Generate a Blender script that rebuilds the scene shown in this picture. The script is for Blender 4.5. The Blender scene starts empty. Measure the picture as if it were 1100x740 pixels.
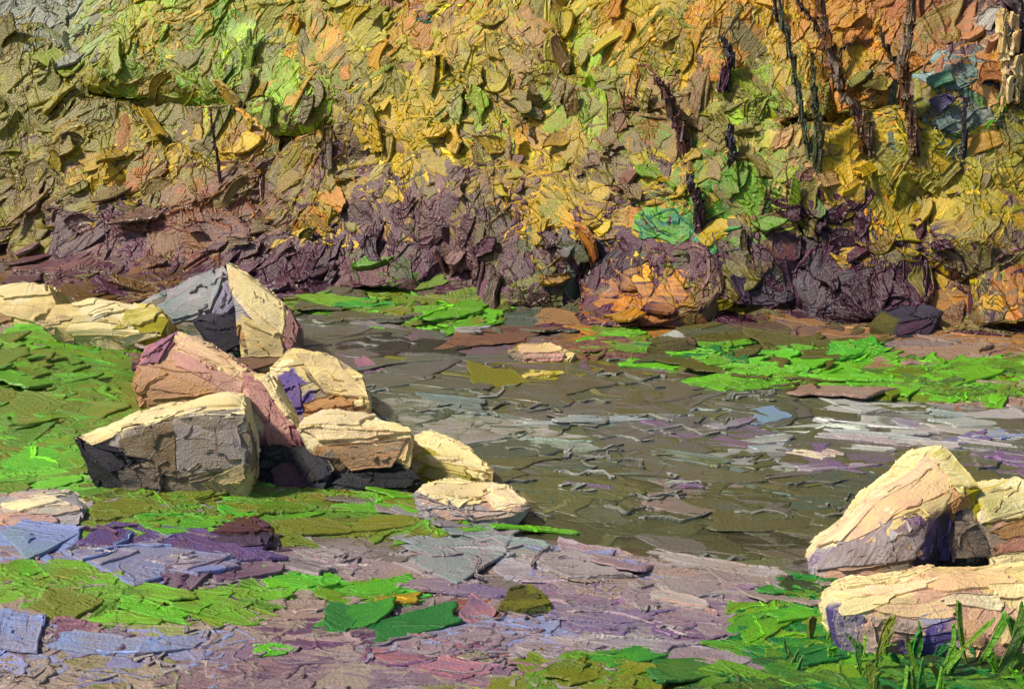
import bpy, math, random
import numpy as np
from mathutils import Vector, Matrix
from mathutils.bvhtree import BVHTree

# ------------------------------------------------------------------ camera, sky, sun, exposure
scene = bpy.context.scene
COL = scene.collection
W0, H0 = 1100.0, 740.0
CAMH, HORIZON, FPX = 2.5, 60.0, 1328.0
PITCH = math.atan((H0 / 2 - HORIZON) / FPX)
cam_d = bpy.data.cameras.new('camera')
cam = bpy.data.objects.new('camera', cam_d)
COL.objects.link(cam)
cam.location = (0, 0, CAMH)
cam.rotation_euler = (math.pi / 2 - PITCH, 0, 0)
cam_d.sensor_width = 36
cam_d.lens = FPX / W0 * 36
cam_d.clip_end = 1000
scene.camera = cam

SUN = Vector((-0.62, -0.16, 0.77)).normalized()       # direction towards the sun
world = bpy.data.worlds.new('World')
scene.world = world
world.use_nodes = True
nt = world.node_tree
bg = nt.nodes['Background']
sky = nt.nodes.new('ShaderNodeTexSky')
sky.sky_type = 'NISHITA'
sky.sun_disc = False
sky.sun_elevation = math.asin(SUN.z)
sky.sun_rotation = math.atan2(SUN.x, SUN.y)
nt.links.new(sky.outputs[0], bg.inputs[0])
bg.inputs[1].default_value = 0.09
sd = bpy.data.lights.new('sun', 'SUN')
sd.energy = 4.5
sd.angle = math.radians(5)
sd.color = (1.0, 0.93, 0.77)
sun = bpy.data.objects.new('sun', sd)
sun.rotation_euler = (-SUN).to_track_quat('-Z', 'Y').to_euler()
sun.location = (-10, -5, 20)
COL.objects.link(sun)
scene.view_settings.view_transform = 'Standard'
scene.view_settings.look = 'None'
scene.view_settings.exposure = 0.36
scene.view_settings.gamma = 1.0
scene.render.engine = 'CYCLES'
scene.cycles.max_bounces = 4

rng = np.random.default_rng(11)
R = random.Random(5)

# ------------------------------------------------------------------ pigments (sRGB) of the place
PIG = dict(
    G='8a8b76', O='7e782e', o='766830', L='979040', Y='b89e1a', y='a29a4c', A='b4841e',
    B='6a4e30', R='7e4b2b', M='71544e', P='5a2f42', D='371425', T='79704e', E='2f8a62',
    g='658a38', l='90a448', S='9c603a', K='8c6a4c', N='3a3242', F='cda474', d='4f5848', k='56512b',
    w='5b5a38', W='48482c', q='65605a', v='a2a39c', V='7c5a84', b='7b88b6', m='8d7a80', n='957e74',
    p='674264', h='72c420', H='50b42e', e='1f7c30', j='787c16', J='64921f', x='33451f',
    C='e0c684', c='efdcaa', f='cb9f86', I='b4787a', a='c6935c', t='9c8a74', z='1d1e22', Z='3a3a40',  # z and Z: near-blacks for the shade painted on and under boulders
    u='5c4e8c', s='2c2620', i='a9a0a0', r='5e3a30', Q='7c9896')
def lin(h):
    c = np.array([int(h[k:k + 2], 16) / 255 for k in (0, 2, 4)])
    return np.where(c <= 0.04045, c / 12.92, ((c + 0.055) / 1.055) ** 2.4)
def rich(c, sat, gain):
    g = c @ np.array([.2126, .7152, .0722])
    return np.clip((g + (c - g) * sat) * gain, .0025, .9)
SAT = {**{k: 1.0 for k in PIG}, **{k: .95 for k in 'mnbpV'}, **{k: 1.5 for k in 'OoLYyAlgT'}, **{k: 1.25 for k in 'BRMPDSKFk'}, 'u': .8}
SAT['b'] = SAT['u'] = 1.12
GAIN = {**{k: .8 for k in PIG}, **{k: .92 for k in 'CcfiIv'}, **{k: .68 for k in 'hHJe'}, **{k: .84 for k in 'OoLYylgT'}, 'A': .72, 'P': .58, 'M': .70, 'D': .6, 'j': .76, 'F': .7, 'E': .6, **{k: .92 for k in 'mnb'}}
PAL = {k: rich(lin(v), SAT[k], GAIN[k]) for k, v in PIG.items()}
def pig(code):
    """'AB' -> two pigments half mixed on one knife."""
    return PAL[code[0]], PAL[code[-1]]

# ------------------------------------------------------------------ camera geometry helpers
cp, sp = math.cos(PITCH), math.sin(PITCH)
def ray(px, py):
    u = (px - W0 / 2) / FPX
    v = -(py - H0 / 2) / FPX
    return Vector((u, cp + v * sp, -sp + v * cp)).normalized()
CAM = Vector((0, 0, CAMH))
def on_z(px, py, z=0.0):
    d = ray(px, py)
    return CAM + d * ((z - CAMH) / d.z)
def on_y(px, py, Y):
    d = ray(px, py)
    return CAM + d * (Y / d.y)

# ------------------------------------------------------------------ paint strokes: thick knife dabs as real relief
S_N = np.array([-1, -1, -.96, -.88, -.7, -.45, -.2, .05, .3, .52, .7, .84, .93, .98, 1, 1.0])
R_N = np.array([-1, -1, -.97, -.92, -.85, -.7, -.4, -.1, .2, .5, .75, .86, .93, .975, 1, 1.0])
NS, NR = len(S_N), len(R_N)
_ii, _jj = np.meshgrid(np.arange(NS - 1), np.arange(NR - 1), indexing='ij')
_q = (_ii * NR + _jj).ravel()
QUADS = np.stack([_q, _q + NR, _q + NR + 1, _q + 1], 1)

class Paint:
    """collects strokes; each row: centre, direction, normal, length, width, colours, options"""
    def __init__(self):
        self.rows = []
        self.corners = {}
        self.bv = None            # a body every stroke is pressed onto
        self.press = {}
        self.coarse = False
    def add(self, c, d, n, L, W, c1, c2, thick=None, taper=None, bend=0.0, bead=1.0, cup=0.0, wig=0.0, ridge=.32):
        if rng.random() < ridge:
            # a squeezed-out crest wandering over the stroke, coloured lighter as a painted highlight
            n_ = Vector(n).normalized(); d_ = (Vector(d) - n_ * Vector(d).dot(n_)).normalized(); e_ = n_.cross(d_)
            T = (W * .10 if thick is None else thick)
            o = rng.uniform(-.5, .5); k = rng.uniform(1.0, 2.0)
            dd = (d_ + e_ * rng.normal(0, .35)).normalized() if rng.random() < .7 else (e_ + d_ * rng.normal(0, .4)).normalized()
            self.add(Vector(c) + e_ * W * o + n_ * T * .5 + d_ * L * rng.uniform(-.25, .25), dd, n_, (L if abs(dd.dot(d_)) > .6 else W) * rng.uniform(.5, 1.0), min(W, L) * rng.uniform(.05, .11),
                     np.clip(np.array(c1) * k, 0, .92), np.clip(np.array(c1) * k, 0, .92), thick=T * rng.uniform(.8, 1.5), taper=.6, bend=rng.normal(0, .25), bead=.4, wig=rng.uniform(.5, 2.2), ridge=0)
        self.rows.append((tuple(c), tuple(d), tuple(n), L, W, tuple(c1), tuple(c2),
                          W * .10 if thick is None else thick,
                          rng.uniform(.05, .5) if taper is None else taper, bend, bead, cup, wig))
    def arrays(self):
        if not self.rows:
            return None
        rw = self.rows
        f = lambda k: np.array([r[k] for r in rw], float)
        c, d, n = f(0), f(1), f(2)
        L, W, c1, c2, th, tp, bend, bead, cup, wig = (f(k) for k in range(3, 13))
        N = len(rw)
        n /= np.linalg.norm(n, axis=1)[:, None]
        d = d - n * (d * n).sum(1)[:, None]
        d /= np.maximum(np.linalg.norm(d, axis=1)[:, None], 1e-6)
        e = np.cross(n, d)
        S = S_N[None, :, None]; Rr = R_N[None, None, :]
        ex = lambda a: a[:, None, None]
        ph = rng.uniform(0, 6.28, (8, N))
        am = rng.uniform(.3, 1, (8, N))
        # ragged outline: both long sides and both ends wander on their own
        s1 = np.sin(S * 3.1 + ex(ph[0])) * .09 * ex(am[0]) + np.sin(S * 8.3 + ex(ph[1])) * .05 * ex(am[1]) + np.sin(S * 19 + ex(ph[2])) * .04
        s2 = np.sin(S * 2.7 + ex(ph[3])) * .09 * ex(am[3]) + np.sin(S * 9.1 + ex(ph[4])) * .05 * ex(am[4]) + np.sin(S * 17 + ex(ph[5])) * .04
        side = np.where(Rr > 0, s1, s2)
        tpe = ex(tp)
        flip = ex(np.where(rng.random(N) < .5, 1.0, -1.0))
        prof = 1 - tpe * (0.5 * (1 + S * flip)) ** 1.4 - .07 * np.abs(S) ** 8
        x = Rr * (prof + side)
        slant = ex(rng.uniform(-.75, .75, N) * np.minimum(W / L, 1.2))
        e1 = np.sin(Rr * 3.3 + ex(ph[6])) * .10 + np.sin(Rr * 9 + ex(ph[7])) * .06 * ex(am[6])
        y = S * (1 + e1 * np.abs(S) ** 2) + slant * Rr
        Lh, Wh = ex(L / 2), ex(W / 2)
        X = y * Lh
        Yy = x * Wh + ex(bend) * Lh * (S ** 2 - .33) + ex(wig) * Wh * (np.sin(S * 4.3 + ex(ph[1])) + .5 * np.sin(S * 9.7 + ex(ph[2])))
        # relief: body sags, a bead of paint stands along the edges where the knife lifted
        B1 = ex(rng.uniform(0, 1, N) ** .8); B2 = ex(rng.uniform(0, 1, N) ** 2); B3 = ex(rng.uniform(0.2, 1, N))
        wob = .65 + .35 * np.sin(S * 11 + ex(ph[2])) * np.sin(S * 5 + ex(ph[5]))
        wob2 = .65 + .35 * np.sin(Rr * 8 + ex(ph[1]))
        be = B1 * np.exp(-((Rr - .95) / .04) ** 2) * wob + B2 * np.exp(-((Rr + .95) / .04) ** 2) * wob
        be = np.maximum(be, B3 * np.exp(-((S - .95) / .045) ** 2) * wob2)
        grooves = np.sin(Rr * 5 + ex(ph[3]) + .7 * np.sin(S * 2 + ex(ph[0]))) * .10 + np.sin(S * 4 + ex(ph[4])) * .10
        T = ex(th)
        Z = T * (.30 + 1.15 * be * ex(bead) + grooves) + ex(cup) * Wh * (Rr ** 2 - .3)
        skirt = np.zeros((1, NS, NR), bool)
        skirt[:, 0, :] = skirt[:, -1, :] = True
        skirt[:, :, 0] = skirt[:, :, -1] = True
        rim = np.zeros((1, NS, NR), bool)
        rim[:, 1, :] = rim[:, -2, :] = True
        rim[:, :, 1] = rim[:, :, -2] = True
        Z = np.where(rim & ~skirt, Z * .6, Z)
        Z = np.where(skirt, -1.1 * T + ex(cup) * Wh * (Rr ** 2 - .3), Z)
        Z = Z + rng.normal(0, .05, Z.shape) * T
        V = c[:, None, None, :] + X[..., None] * d[:, None, None, :] + Yy[..., None] * e[:, None, None, :] + Z[..., None] * n[:, None, None, :]
        M = NS * NR
        for k, cn in self.corners.items():
            # a facet-filling stroke: the same relief stretched between four corners
            A_, B_, C_, D_ = (np.array(q_)[None, None, :] for q_ in cn)
            s_ = ((S[0] * (1 + e1[k] * .35) + 1) / 2)[..., None]; r_ = ((Rr[0] * (1 + side[k] * .5) + 1) / 2)[..., None]
            V[k] = (A_ * (1 - s_) + B_ * s_) * (1 - r_) + (D_ * (1 - s_) + C_ * s_) * r_ + Z[k][..., None] * n[k]
        if self.bv is not None:
            base = V - Z[..., None] * n[:, None, None, :]
            if self.coarse:
                # press a coarse lattice onto the leafy mass and bend the stroke between its nodes
                gi = [1, 4, 7, 10, NS - 2]; gj = [1, 5, 8, NR - 2]
                def wts(nodes, full):
                    Wm = np.zeros((len(full), len(nodes))); nd = full[nodes]
                    for a_, x_ in enumerate(full):
                        b_ = int(np.clip(np.searchsorted(nd, x_) - 1, 0, len(nodes) - 2)); f_ = (x_ - nd[b_]) / (nd[b_ + 1] - nd[b_])
                        Wm[a_, b_] = 1 - f_; Wm[a_, b_ + 1] = f_
                    return Wm
                WA, WB = wts(gi, S_N), wts(gj, R_N)
                for k in range(N):
                    if k not in self.press: continue
                    G = base[k][np.ix_(gi, gj)]
                    D = np.array([[tuple(self.bv.find_nearest(Vector(q_))[0]) for q_ in row] for row in G]) - G
                    V[k] = base[k] + np.einsum('ai,bj,ijc->abc', WA, WB, D) + (Z[k] + self.press.get(k, 0.0))[..., None] * n[k]
            else:
              for k in range(N):
                fl = base[k].reshape(-1, 3); up = Z[k].ravel() + self.press.get(k, 0.0)
                out = [self.bv.find_nearest(Vector(q_))[0] for q_ in fl]
                V[k] = (np.array([tuple(o_) for o_ in out]) + up[:, None] * n[k]).reshape(NS, NR, 3)
        V = V.reshape(-1, 3)
        F = (QUADS[None] + (np.arange(N) * M)[:, None, None]).reshape(-1, 4)
        uu = np.broadcast_to(X + ex(rng.uniform(0, 50, N)), (N, NS, NR))
        vv = np.broadcast_to(Yy + ex(rng.uniform(0, 50, N)), (N, NS, NR))
        UV = np.stack([uu, vv], -1).reshape(-1, 2)
        # the two pigments run into each other along the stroke
        w_ = ((np.broadcast_to(S * flip, (N, NS, NR)) + 1) / 2 + .18 * np.sin(Rr * 4 + ex(ph[5]))).clip(0, 1).reshape(N, M, 1) ** 1.5
        C1 = (c1[:, None] * (1 - .75 * w_) + c2[:, None] * .75 * w_).reshape(-1, 3)
        C2 = (c2[:, None] * (.8 - .5 * w_) + c1[:, None] * (.2 + .5 * w_)).reshape(-1, 3)
        return V, F, UV, C1, C2

def build(name, paint=None, base=None, mat=None, parent=None):
    """ONE mesh object out of strokes plus an underlying body (verts, faces, colour)."""
    Vs, Ls, Ln, UVs, A, B = [], [], [], [], [], []
    off = 0
    if base is not None:
        v, faces, col = base
        v = np.asarray(v, float)
        Vs.append(v)
        for f in faces:
            pass
        flat = np.concatenate([np.asarray(f) for f in faces]) if not isinstance(faces, np.ndarray) else faces.ravel()
        ln = np.array([len(f) for f in faces]) if not isinstance(faces, np.ndarray) else np.full(len(faces), faces.shape[1])
        Ls.append(flat); Ln.append(ln)
        UVs.append(v[:, :2] + v[:, 2:3] * .7)
        col = np.asarray(col, float)
        if col.ndim == 1:
            col = np.repeat(col[None], len(v), 0)
        A.append(col); B.append(col * .75)
        off = len(v)
    if paint is not None and paint.rows:
        V, F, UV, C1, C2 = paint.arrays()
        Vs.append(V); Ls.append((F + off).ravel()); Ln.append(np.full(len(F), 4))
        UVs.append(UV); A.append(C1); B.append(C2)
    V = np.concatenate(Vs); L = np.concatenate(Ls).astype(np.int32); ln = np.concatenate(Ln).astype(np.int32)
    UV = np.concatenate(UVs); A = np.concatenate(A); B = np.concatenate(B)
    me = bpy.data.meshes.new(name)
    me.vertices.add(len(V)); me.vertices.foreach_set('co', V.astype(np.float32).ravel())
    me.loops.add(len(L)); me.loops.foreach_set('vertex_index', L)
    me.polygons.add(len(ln))
    me.polygons.foreach_set('loop_start', np.concatenate([[0], np.cumsum(ln)[:-1]]).astype(np.int32))
    me.polygons.foreach_set('use_smooth', np.ones(len(ln), bool))
    uvl = me.uv_layers.new(name='UVMap')
    uvl.data.foreach_set('uv', UV[L].astype(np.float32).ravel())
    for nm, arr in (('c1', A), ('c2', B)):
        at = me.attributes.new(nm, 'FLOAT_COLOR', 'POINT')
        at.data.foreach_set('color', np.c_[arr, np.ones(len(arr))].astype(np.float32).ravel())
    me.update(); me.validate()
    o = bpy.data.objects.new(name, me)
    COL.objects.link(o)
    me.materials.append(mat or MAT)
    if parent is not None:
        o.parent = parent
        o.matrix_parent_inverse.identity()
        me.transform(Matrix.Translation(-parent.location))
    return o

def tag(o, label, cat, group=None, kind=None):
    if label: o['label'] = label
    if cat: o['category'] = cat
    if group: o['group'] = group
    if kind: o['kind'] = kind
    return o
def thing(name, loc, label, cat, group=None):
    o = bpy.data.objects.new(name, None)
    o.location = loc
    o.empty_display_size = .2
    COL.objects.link(o)
    return tag(o, label, cat, group)

# ------------------------------------------------------------------ materials
def paint_material(name, rough=(.24, .46), spec=.5, streak=30, bump=.4, lump=14, wet=0.0, crest=2.2, cdist=.007, cscale=(.8, 1.3, 1)):
    m = bpy.data.materials.new(name)
    m.use_nodes = True
    t = m.node_tree; N = t.nodes; K = t.links
    b = N['Principled BSDF']
    uv = N.new('ShaderNodeUVMap'); uv.uv_map = 'UVMap'
    mp = N.new('ShaderNodeMapping'); mp.inputs['Scale'].default_value = (streak * .09, streak, 1)
    K.new(uv.outputs[0], mp.inputs[0])
    st = N.new('ShaderNodeTexNoise'); st.inputs['Scale'].default_value = 1.6; st.inputs['Detail'].default_value = 5; st.inputs['Distortion'].default_value = .6; st.inputs['Roughness'].default_value = .62
    K.new(mp.outputs[0], st.inputs['Vector'])
    tc = N.new('ShaderNodeTexCoord')
    pn = N.new('ShaderNodeTexNoise'); pn.inputs['Scale'].default_value = lump * .5; pn.inputs['Detail'].default_value = 5
    K.new(tc.outputs['Object'], pn.inputs['Vector'])
    fn = N.new('ShaderNodeTexNoise'); fn.inputs['Scale'].default_value = lump * 5; fn.inputs['Detail'].default_value = 4; fn.inputs['Roughness'].default_value = .65
    K.new(tc.outputs['Object'], fn.inputs['Vector'])
    # streaks of the second pigment
    ad = N.new('ShaderNodeMath'); ad.operation = 'ADD'
    K.new(st.outputs[0], ad.inputs[0])
    mu = N.new('ShaderNodeMath'); mu.operation = 'MULTIPLY_ADD'
    mu.inputs[1].default_value = .8; mu.inputs[2].default_value = -.4
    K.new(pn.outputs[0], mu.inputs[0]); K.new(mu.outputs[0], ad.inputs[1])
    mr = N.new('ShaderNodeMapRange'); mr.inputs['From Min'].default_value = .40; mr.inputs['From Max'].default_value = .64
    K.new(ad.outputs[0], mr.inputs[0])
    a1 = N.new('ShaderNodeAttribute'); a1.attribute_name = 'c1'
    a2 = N.new('ShaderNodeAttribute'); a2.attribute_name = 'c2'
    mx = N.new('ShaderNodeMix'); mx.data_type = 'RGBA'
    K.new(mr.outputs[0], mx.inputs['Factor']); K.new(a1.outputs['Color'], mx.inputs['A']); K.new(a2.outputs['Color'], mx.inputs['B'])
    K.new(mx.outputs['Result'], b.inputs['Base Color'])
    rr = N.new('ShaderNodeMapRange'); rr.inputs['To Min'].default_value = rough[0]; rr.inputs['To Max'].default_value = rough[1]
    K.new(pn.outputs[0], rr.inputs[0]); K.new(rr.outputs[0], b.inputs['Roughness'])
    b.inputs['Specular IOR Level'].default_value = spec
    if wet:
        b.inputs['Coat Weight'].default_value = wet
        b.inputs['Coat Roughness'].default_value = .18
    b1 = N.new('ShaderNodeBump'); b1.inputs['Strength'].default_value = bump; b1.inputs['Distance'].default_value = .02
    K.new(st.outputs[0], b1.inputs['Height'])
    b2 = N.new('ShaderNodeBump'); b2.inputs['Strength'].default_value = .5; b2.inputs['Distance'].default_value = .03
    K.new(fn.outputs[0], b2.inputs['Height']); K.new(b1.outputs[0], b2.inputs['Normal'])
    cn = N.new('ShaderNodeTexNoise'); cn.inputs['Scale'].default_value = crest; cn.inputs['Detail'].default_value = 3.5; cn.inputs['Roughness'].default_value = .6; cn.inputs['Distortion'].default_value = 1.2
    cm = N.new('ShaderNodeMapping'); cm.inputs['Scale'].default_value = cscale
    K.new(tc.outputs['Object'], cm.inputs[0]); K.new(cm.outputs[0], cn.inputs['Vector'])
    s1 = N.new('ShaderNodeMath'); s1.operation = 'SUBTRACT'; s1.inputs[1].default_value = .5; K.new(cn.outputs[0], s1.inputs[0])
    s2 = N.new('ShaderNodeMath'); s2.operation = 'ABSOLUTE'; K.new(s1.outputs[0], s2.inputs[0])
    s3 = N.new('ShaderNodeMapRange'); s3.interpolation_type = 'SMOOTHSTEP'; s3.inputs['From Min'].default_value = 0; s3.inputs['From Max'].default_value = .035
    s3.inputs['To Min'].default_value = 1; s3.inputs['To Max'].default_value = 0; K.new(s2.outputs[0], s3.inputs[0])
    b3 = N.new('ShaderNodeBump'); b3.inputs['Strength'].default_value = .8; b3.inputs['Distance'].default_value = cdist
    K.new(s3.outputs[0], b3.inputs['Height']); K.new(b2.outputs[0], b3.inputs['Normal'])
    K.new(b3.outputs[0], b.inputs['Normal'])
    return m
MAT = paint_material('knife_paint')
MAT_FAR = paint_material('foliage_paint', crest=1.5, cdist=.024, cscale=(1, 1, .9), streak=20, lump=7, bump=.6)
MAT_WATER = paint_material('water_paint', crest=1.2, cdist=.006, cscale=(.55, 1.7, 1), rough=(.25, .42), spec=.5, streak=24, bump=.3, lump=9, wet=.25)
MAT_ROCK = paint_material('stone_paint', cdist=.004, crest=2.2, cscale=(1, 1, 1), rough=(.5, .75), spec=.3, streak=36, bump=.4, lump=16)

# ------------------------------------------------------------------ terrain
def world_poly(pts, z=0.0):
    return np.array([tuple(on_z(x, y, z))[:2] for x, y in pts])
RIVER = world_poly([(300, 330), (420, 350), (520, 366), (600, 386), (700, 388), (790, 412), (900, 424), (1010, 436), (1250, 440),
                    (1500, 470), (1500, 620), (1050, 640), (860, 622), (760, 612), (640, 586), (560, 572), (470, 530),
                    (400, 480), (300, 420), (200, 370), (100, 330), (150, 318)])
def sdist(P, poly):
    """signed distance (positive inside)"""
    x, y = P[..., 0], P[..., 1]
    best = np.full(x.shape, 1e9); inside = np.zeros(x.shape, bool)
    n = len(poly)
    for i in range(n):
        ax, ay = poly[i]; bx, by = poly[(i + 1) % n]
        dx, dy = bx - ax, by - ay
        t = np.clip(((x - ax) * dx + (y - ay) * dy) / (dx * dx + dy * dy), 0, 1)
        best = np.minimum(best, np.hypot(x - ax - t * dx, y - ay - t * dy))
        c = ((ay > y) != (by > y)) & (x < (bx - ax) * (y - ay) / (by - ay + 1e-12) + ax)
        inside ^= c
    return np.where(inside, best, -best)
FOOT = sorted([tuple(on_z(x, y))[:2] for x, y in [(-300, 300), (0, 300), (150, 305), (300, 315), (520, 340), (640, 350), (760, 368), (900, 378), (1100, 392), (1400, 410)]])
FX = np.array([p[0] for p in FOOT]); FY = np.array([p[1] for p in FOOT])
def sm(t):
    t = np.clip(t, 0, 1); return t * t * (3 - 2 * t)
def height(x, y):
    x = np.asarray(x, float); y = np.asarray(y, float)
    d = sdist(np.stack([x, y], -1), RIVER)
    h = np.where(d > 0, -.25 * sm(d / .8), .06 * sm(-d / .3) + .08 * sm((-d - .3) / 1.5))
    near = y < np.interp(x, FX, FY) - .5
    h = h + np.where(near & (d < 0), .05 * np.sin(x * 1.7 + y) * np.sin(y * 1.3 - x * .6), 0) * sm(-d / .8)
    s = y - np.interp(x, FX, FY)
    hill = .25 * np.clip(s, 0, .5) + 1.7 * np.clip(s - .5, 0, 4.2) + .25 * np.clip(s - 4.7, 0, 60)
    hill = hill + np.where(s > 0, .16 * np.sin(x * .9 + 1.3) * np.sin(y * .8) * sm(s / 2), 0)
    return h + hill
def grid(x0, x1, y0, y1, step):
    xs = np.arange(x0, x1 + 1e-6, step); ys = np.arange(y0, y1 + 1e-6, step)
    X, Y = np.meshgrid(xs, ys, indexing='ij')
    Z = height(X, Y)
    V = np.stack([X, Y, Z], -1).reshape(-1, 3)
    n, m = X.shape
    i, j = np.meshgrid(np.arange(n - 1), np.arange(m - 1), indexing='ij')
    q = (i * m + j).ravel()
    return V, np.stack([q, q + m, q + m + 1, q + 1], 1)
# one sheet whose spacing widens with distance
def axis(lo, hi, dlo, dhi, step):
    a = list(np.arange(lo, hi, step)); s = step; v = hi
    while v < dhi: a.append(v); s *= 1.25; v += s
    a.append(dhi)
    s = step; v = lo - s; pre = []
    while v > dlo: pre.append(v); s *= 1.25; v -= s
    pre.append(dlo)
    return np.array(pre[::-1] + a)
gx = axis(-11, 11, -220, 220, .16); gy = axis(2, 30, -60, 320, .16)
GX, GY = np.meshgrid(gx, gy, indexing='ij')
GV = np.stack([GX, GY, height(GX, GY)], -1).reshape(-1, 3)
_m = len(gy)
_i, _j = np.meshgrid(np.arange(len(gx) - 1), np.arange(_m - 1), indexing='ij')
_q = (_i * _m + _j).ravel()
GF = np.stack([_q, _q + _m, _q + _m + 1, _q + 1], 1)
BV_G = BVHTree.FromPolygons([tuple(v) for v in GV], [tuple(f) for f in GF])
def hit(px, py, bv=None):
    loc, n, i, t = (bv or BV_G).ray_cast(CAM, ray(px, py))
    return loc, n, t
def hit_ground(px, py):
    """meets the ground, or the river's surface where that is higher"""
    loc, n, t = hit(px, py)
    if loc is not None and loc.z < 0:
        p = on_z(px, py)
        return p, Vector((0, 0, 1)), (p - CAM).length
    return loc, n, t

def jitter_normal(n, a):
    v = Vector(n) + Vector(rng.normal(0, a, 3))
    return v.normalized()
def vary(c, a=.13, h=.05):
    c = np.asarray(c) * math.exp(rng.normal(0, a))
    return np.clip(c * np.exp(rng.normal(0, h, 3)), 0.002, .92)

class Spots:
    """patches of local colour fixed in the world; a stroke takes the patch it lies in"""
    def __init__(self, pts, sx=1.0, sy=1.0):
        self.p = np.array([p for p, _ in pts]); self.c = [c for _, c in pts]; self.s = np.array([sx, sy, 1.0])
    def pick(self, p, jit=.0):
        q = (self.p - np.asarray(p) + rng.normal(0, 1, 3) * jit) * self.s
        return self.c[int((q ** 2).sum(1).argmin())]

# ------------------------------------------------------------------ ground, river: local colours
GROUND_SPOTS = """
20,540,n 60,545,ni 110,555,m 20,590,bb 60,595,bm 120,578,pn 160,580,pm 190,570,pm 230,580,pu 280,585,Np 150,612,bm 200,612,mb 240,612,mb
290,600,pm 330,600,im 370,585,mk 180,640,p 230,628,m 100,610,n 30,660,n 90,645,n 140,660,nl 10,690,bm 50,672,mp 80,685,pm
120,700,bn 170,700,bm 210,695,mb 60,720,n 130,730,nj 190,725,n 240,655,n 290,680,n 270,640,n 320,700,nm 240,700,mp 260,730,pn
330,725,n 300,660,n 350,640,nk 340,620,m 420,610,m 470,600,m 400,625,n 460,620,m 500,590,mQ 540,590,m 590,590,mi 640,590,m 690,600,n 740,605,n
800,610,mi 840,615,n 480,625,i 520,615,n 560,610,n 600,605,mb 650,620,nm 700,625,n 760,625,ni 820,635,mn 500,645,nm 540,640,mk 580,640,mk
560,655,mk 620,640,mV 650,635,nm 680,640,n 720,645,nm 770,650,m 820,650,mV 510,660,pS 530,670,bm 560,680,bm 600,675,mp 640,665,um
700,665,mu 760,670,mV 800,665,m 450,665,mk 420,690,m 480,690,mp 530,700,m 470,715,pI 490,720,pm 430,725,m 380,720,mp 360,690,p 550,720,jm
600,720,jJ 650,700,m 660,730,m 620,690,im 700,690,im 740,690,V 780,690,m 360,660,n 320,650,n 440,650,mn 390,660,mk 850,640,mn
330,332,kq 900,355,MK 940,350,K 980,350,K 1020,355,nK 1060,360,Kn 1090,365,K 1000,335,KP 1040,330,KA 960,372,nq 1000,375,nk 1040,380,nK
870,360,k 840,340,kP 800,350,k 760,340,k 720,335,kP 780,360,dk 740,360,d 700,350,PM 660,345,P 620,340,kd 580,345,d 560,335,kd 680,365,KP
640,360,KA 590,360,K 550,360,PK 830,370,k 880,375,k 1090,345,AK 1075,330,A 30,310,B 60,318,B 100,320,B 140,325,Bt 0,340,t
"""
RIVER_SPOTS = """
345,345,wq 380,362,q 440,372,qs 490,385,q 420,355,q 520,368,d 560,372,wV 340,375,s 380,395,wq 430,392,q 470,398,q 400,412,dw 440,420,dw
500,410,wq 540,415,jw 530,402,jo 565,425,w 600,415,wk 640,410,wk 680,412,wr 610,435,w 660,430,wq 700,425,wd 740,425,wd 780,430,w 830,435,w
870,435,wx 920,442,wd 960,446,wd 1000,444,w 1060,442,wd 470,435,dq 520,440,wq 450,440,d 490,455,vw 540,450,q 580,455,qd 620,450,wQ 680,450,q
720,450,wq 760,455,w 800,450,Qq 830,448,Qd 870,455,w 910,460,w 940,465,wv 1000,462,qw 1040,458,iv 1080,462,qv 780,468,Vq 840,475,wq
880,478,vi 920,480,w 960,484,wq 1010,480,qw 1060,490,Vq 1090,485,qv 740,470,q 700,475,w 650,475,wq 600,478,q 550,475,wd 500,480,d 520,500,w
560,505,q 610,500,wq 660,505,q 710,500,wQ 760,500,wd 810,500,w 860,500,w 900,495,qv 940,505,w 980,500,w 730,520,q 690,525,wW 640,525,W
590,525,q 560,545,W 600,550,W 650,550,wW 700,548,W 750,545,q 800,540,qn 850,540,wd 890,535,w 930,530,d 780,560,W 830,565,wW 870,570,w
620,570,W 680,575,W 730,580,W 780,585,Ws 830,592,q 870,590,wq 720,560,w 690,595,W 850,555,w 540,525,w 580,540,wd 790,515,w
"""
def parse(txt):
    out = []
    for tok in txt.split():
        x, y, c = tok.split(',')
        out.append((float(x), float(y), c))
    return out
def ground_spots(txt, **kw):
    pts = []
    for x, y, c in parse(txt):
        p, n, t = hit_ground(x, y)
        if p is not None: pts.append((tuple(p), c))
    return Spots(pts, **kw)

def cover(paint, spots, region, n, L, W, mask, ang=.25, tilt=.12, lift=(0, .02), jit=.06, yaw=0.0, a=.1, bead=1.0, thick=.012, water=False):
    """strokes strewn over the ground, wider apart and larger with distance"""
    x0, y0, x1, y1 = region
    for k in range(n):
        px, py = rng.uniform(x0, x1), rng.uniform(y0, y1)
        p, nn, t = hit_ground(px, py)
        if p is None or p.y > 60 or not mask(p, px, py): continue
        code = spots.pick(p, jit)
        c1, c2 = pig(code)
        if rng.random() < .3: c1, c2 = c2, c1
        g = max(.12, -ray(px, py).dot(nn))
        u = t / FPX
        Lw = rng.uniform(*L) * u
        Ww = rng.uniform(*W) * u / g ** .8
        th = rng.normal(yaw, ang)
        if rng.random() < .12: th += rng.normal(0, .8)
        d = Vector((math.cos(th), math.sin(th), 0))
        pp = p + nn * (rng.uniform(*lift) * t / 8)
        paint.add(pp, d, jitter_normal(nn, tilt), Lw, Ww, vary(c1, a), vary(c2, a), thick=thick * t / 8 * rng.uniform(.6, 1.7),
                  bend=rng.normal(0, .12), bead=bead)

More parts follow.
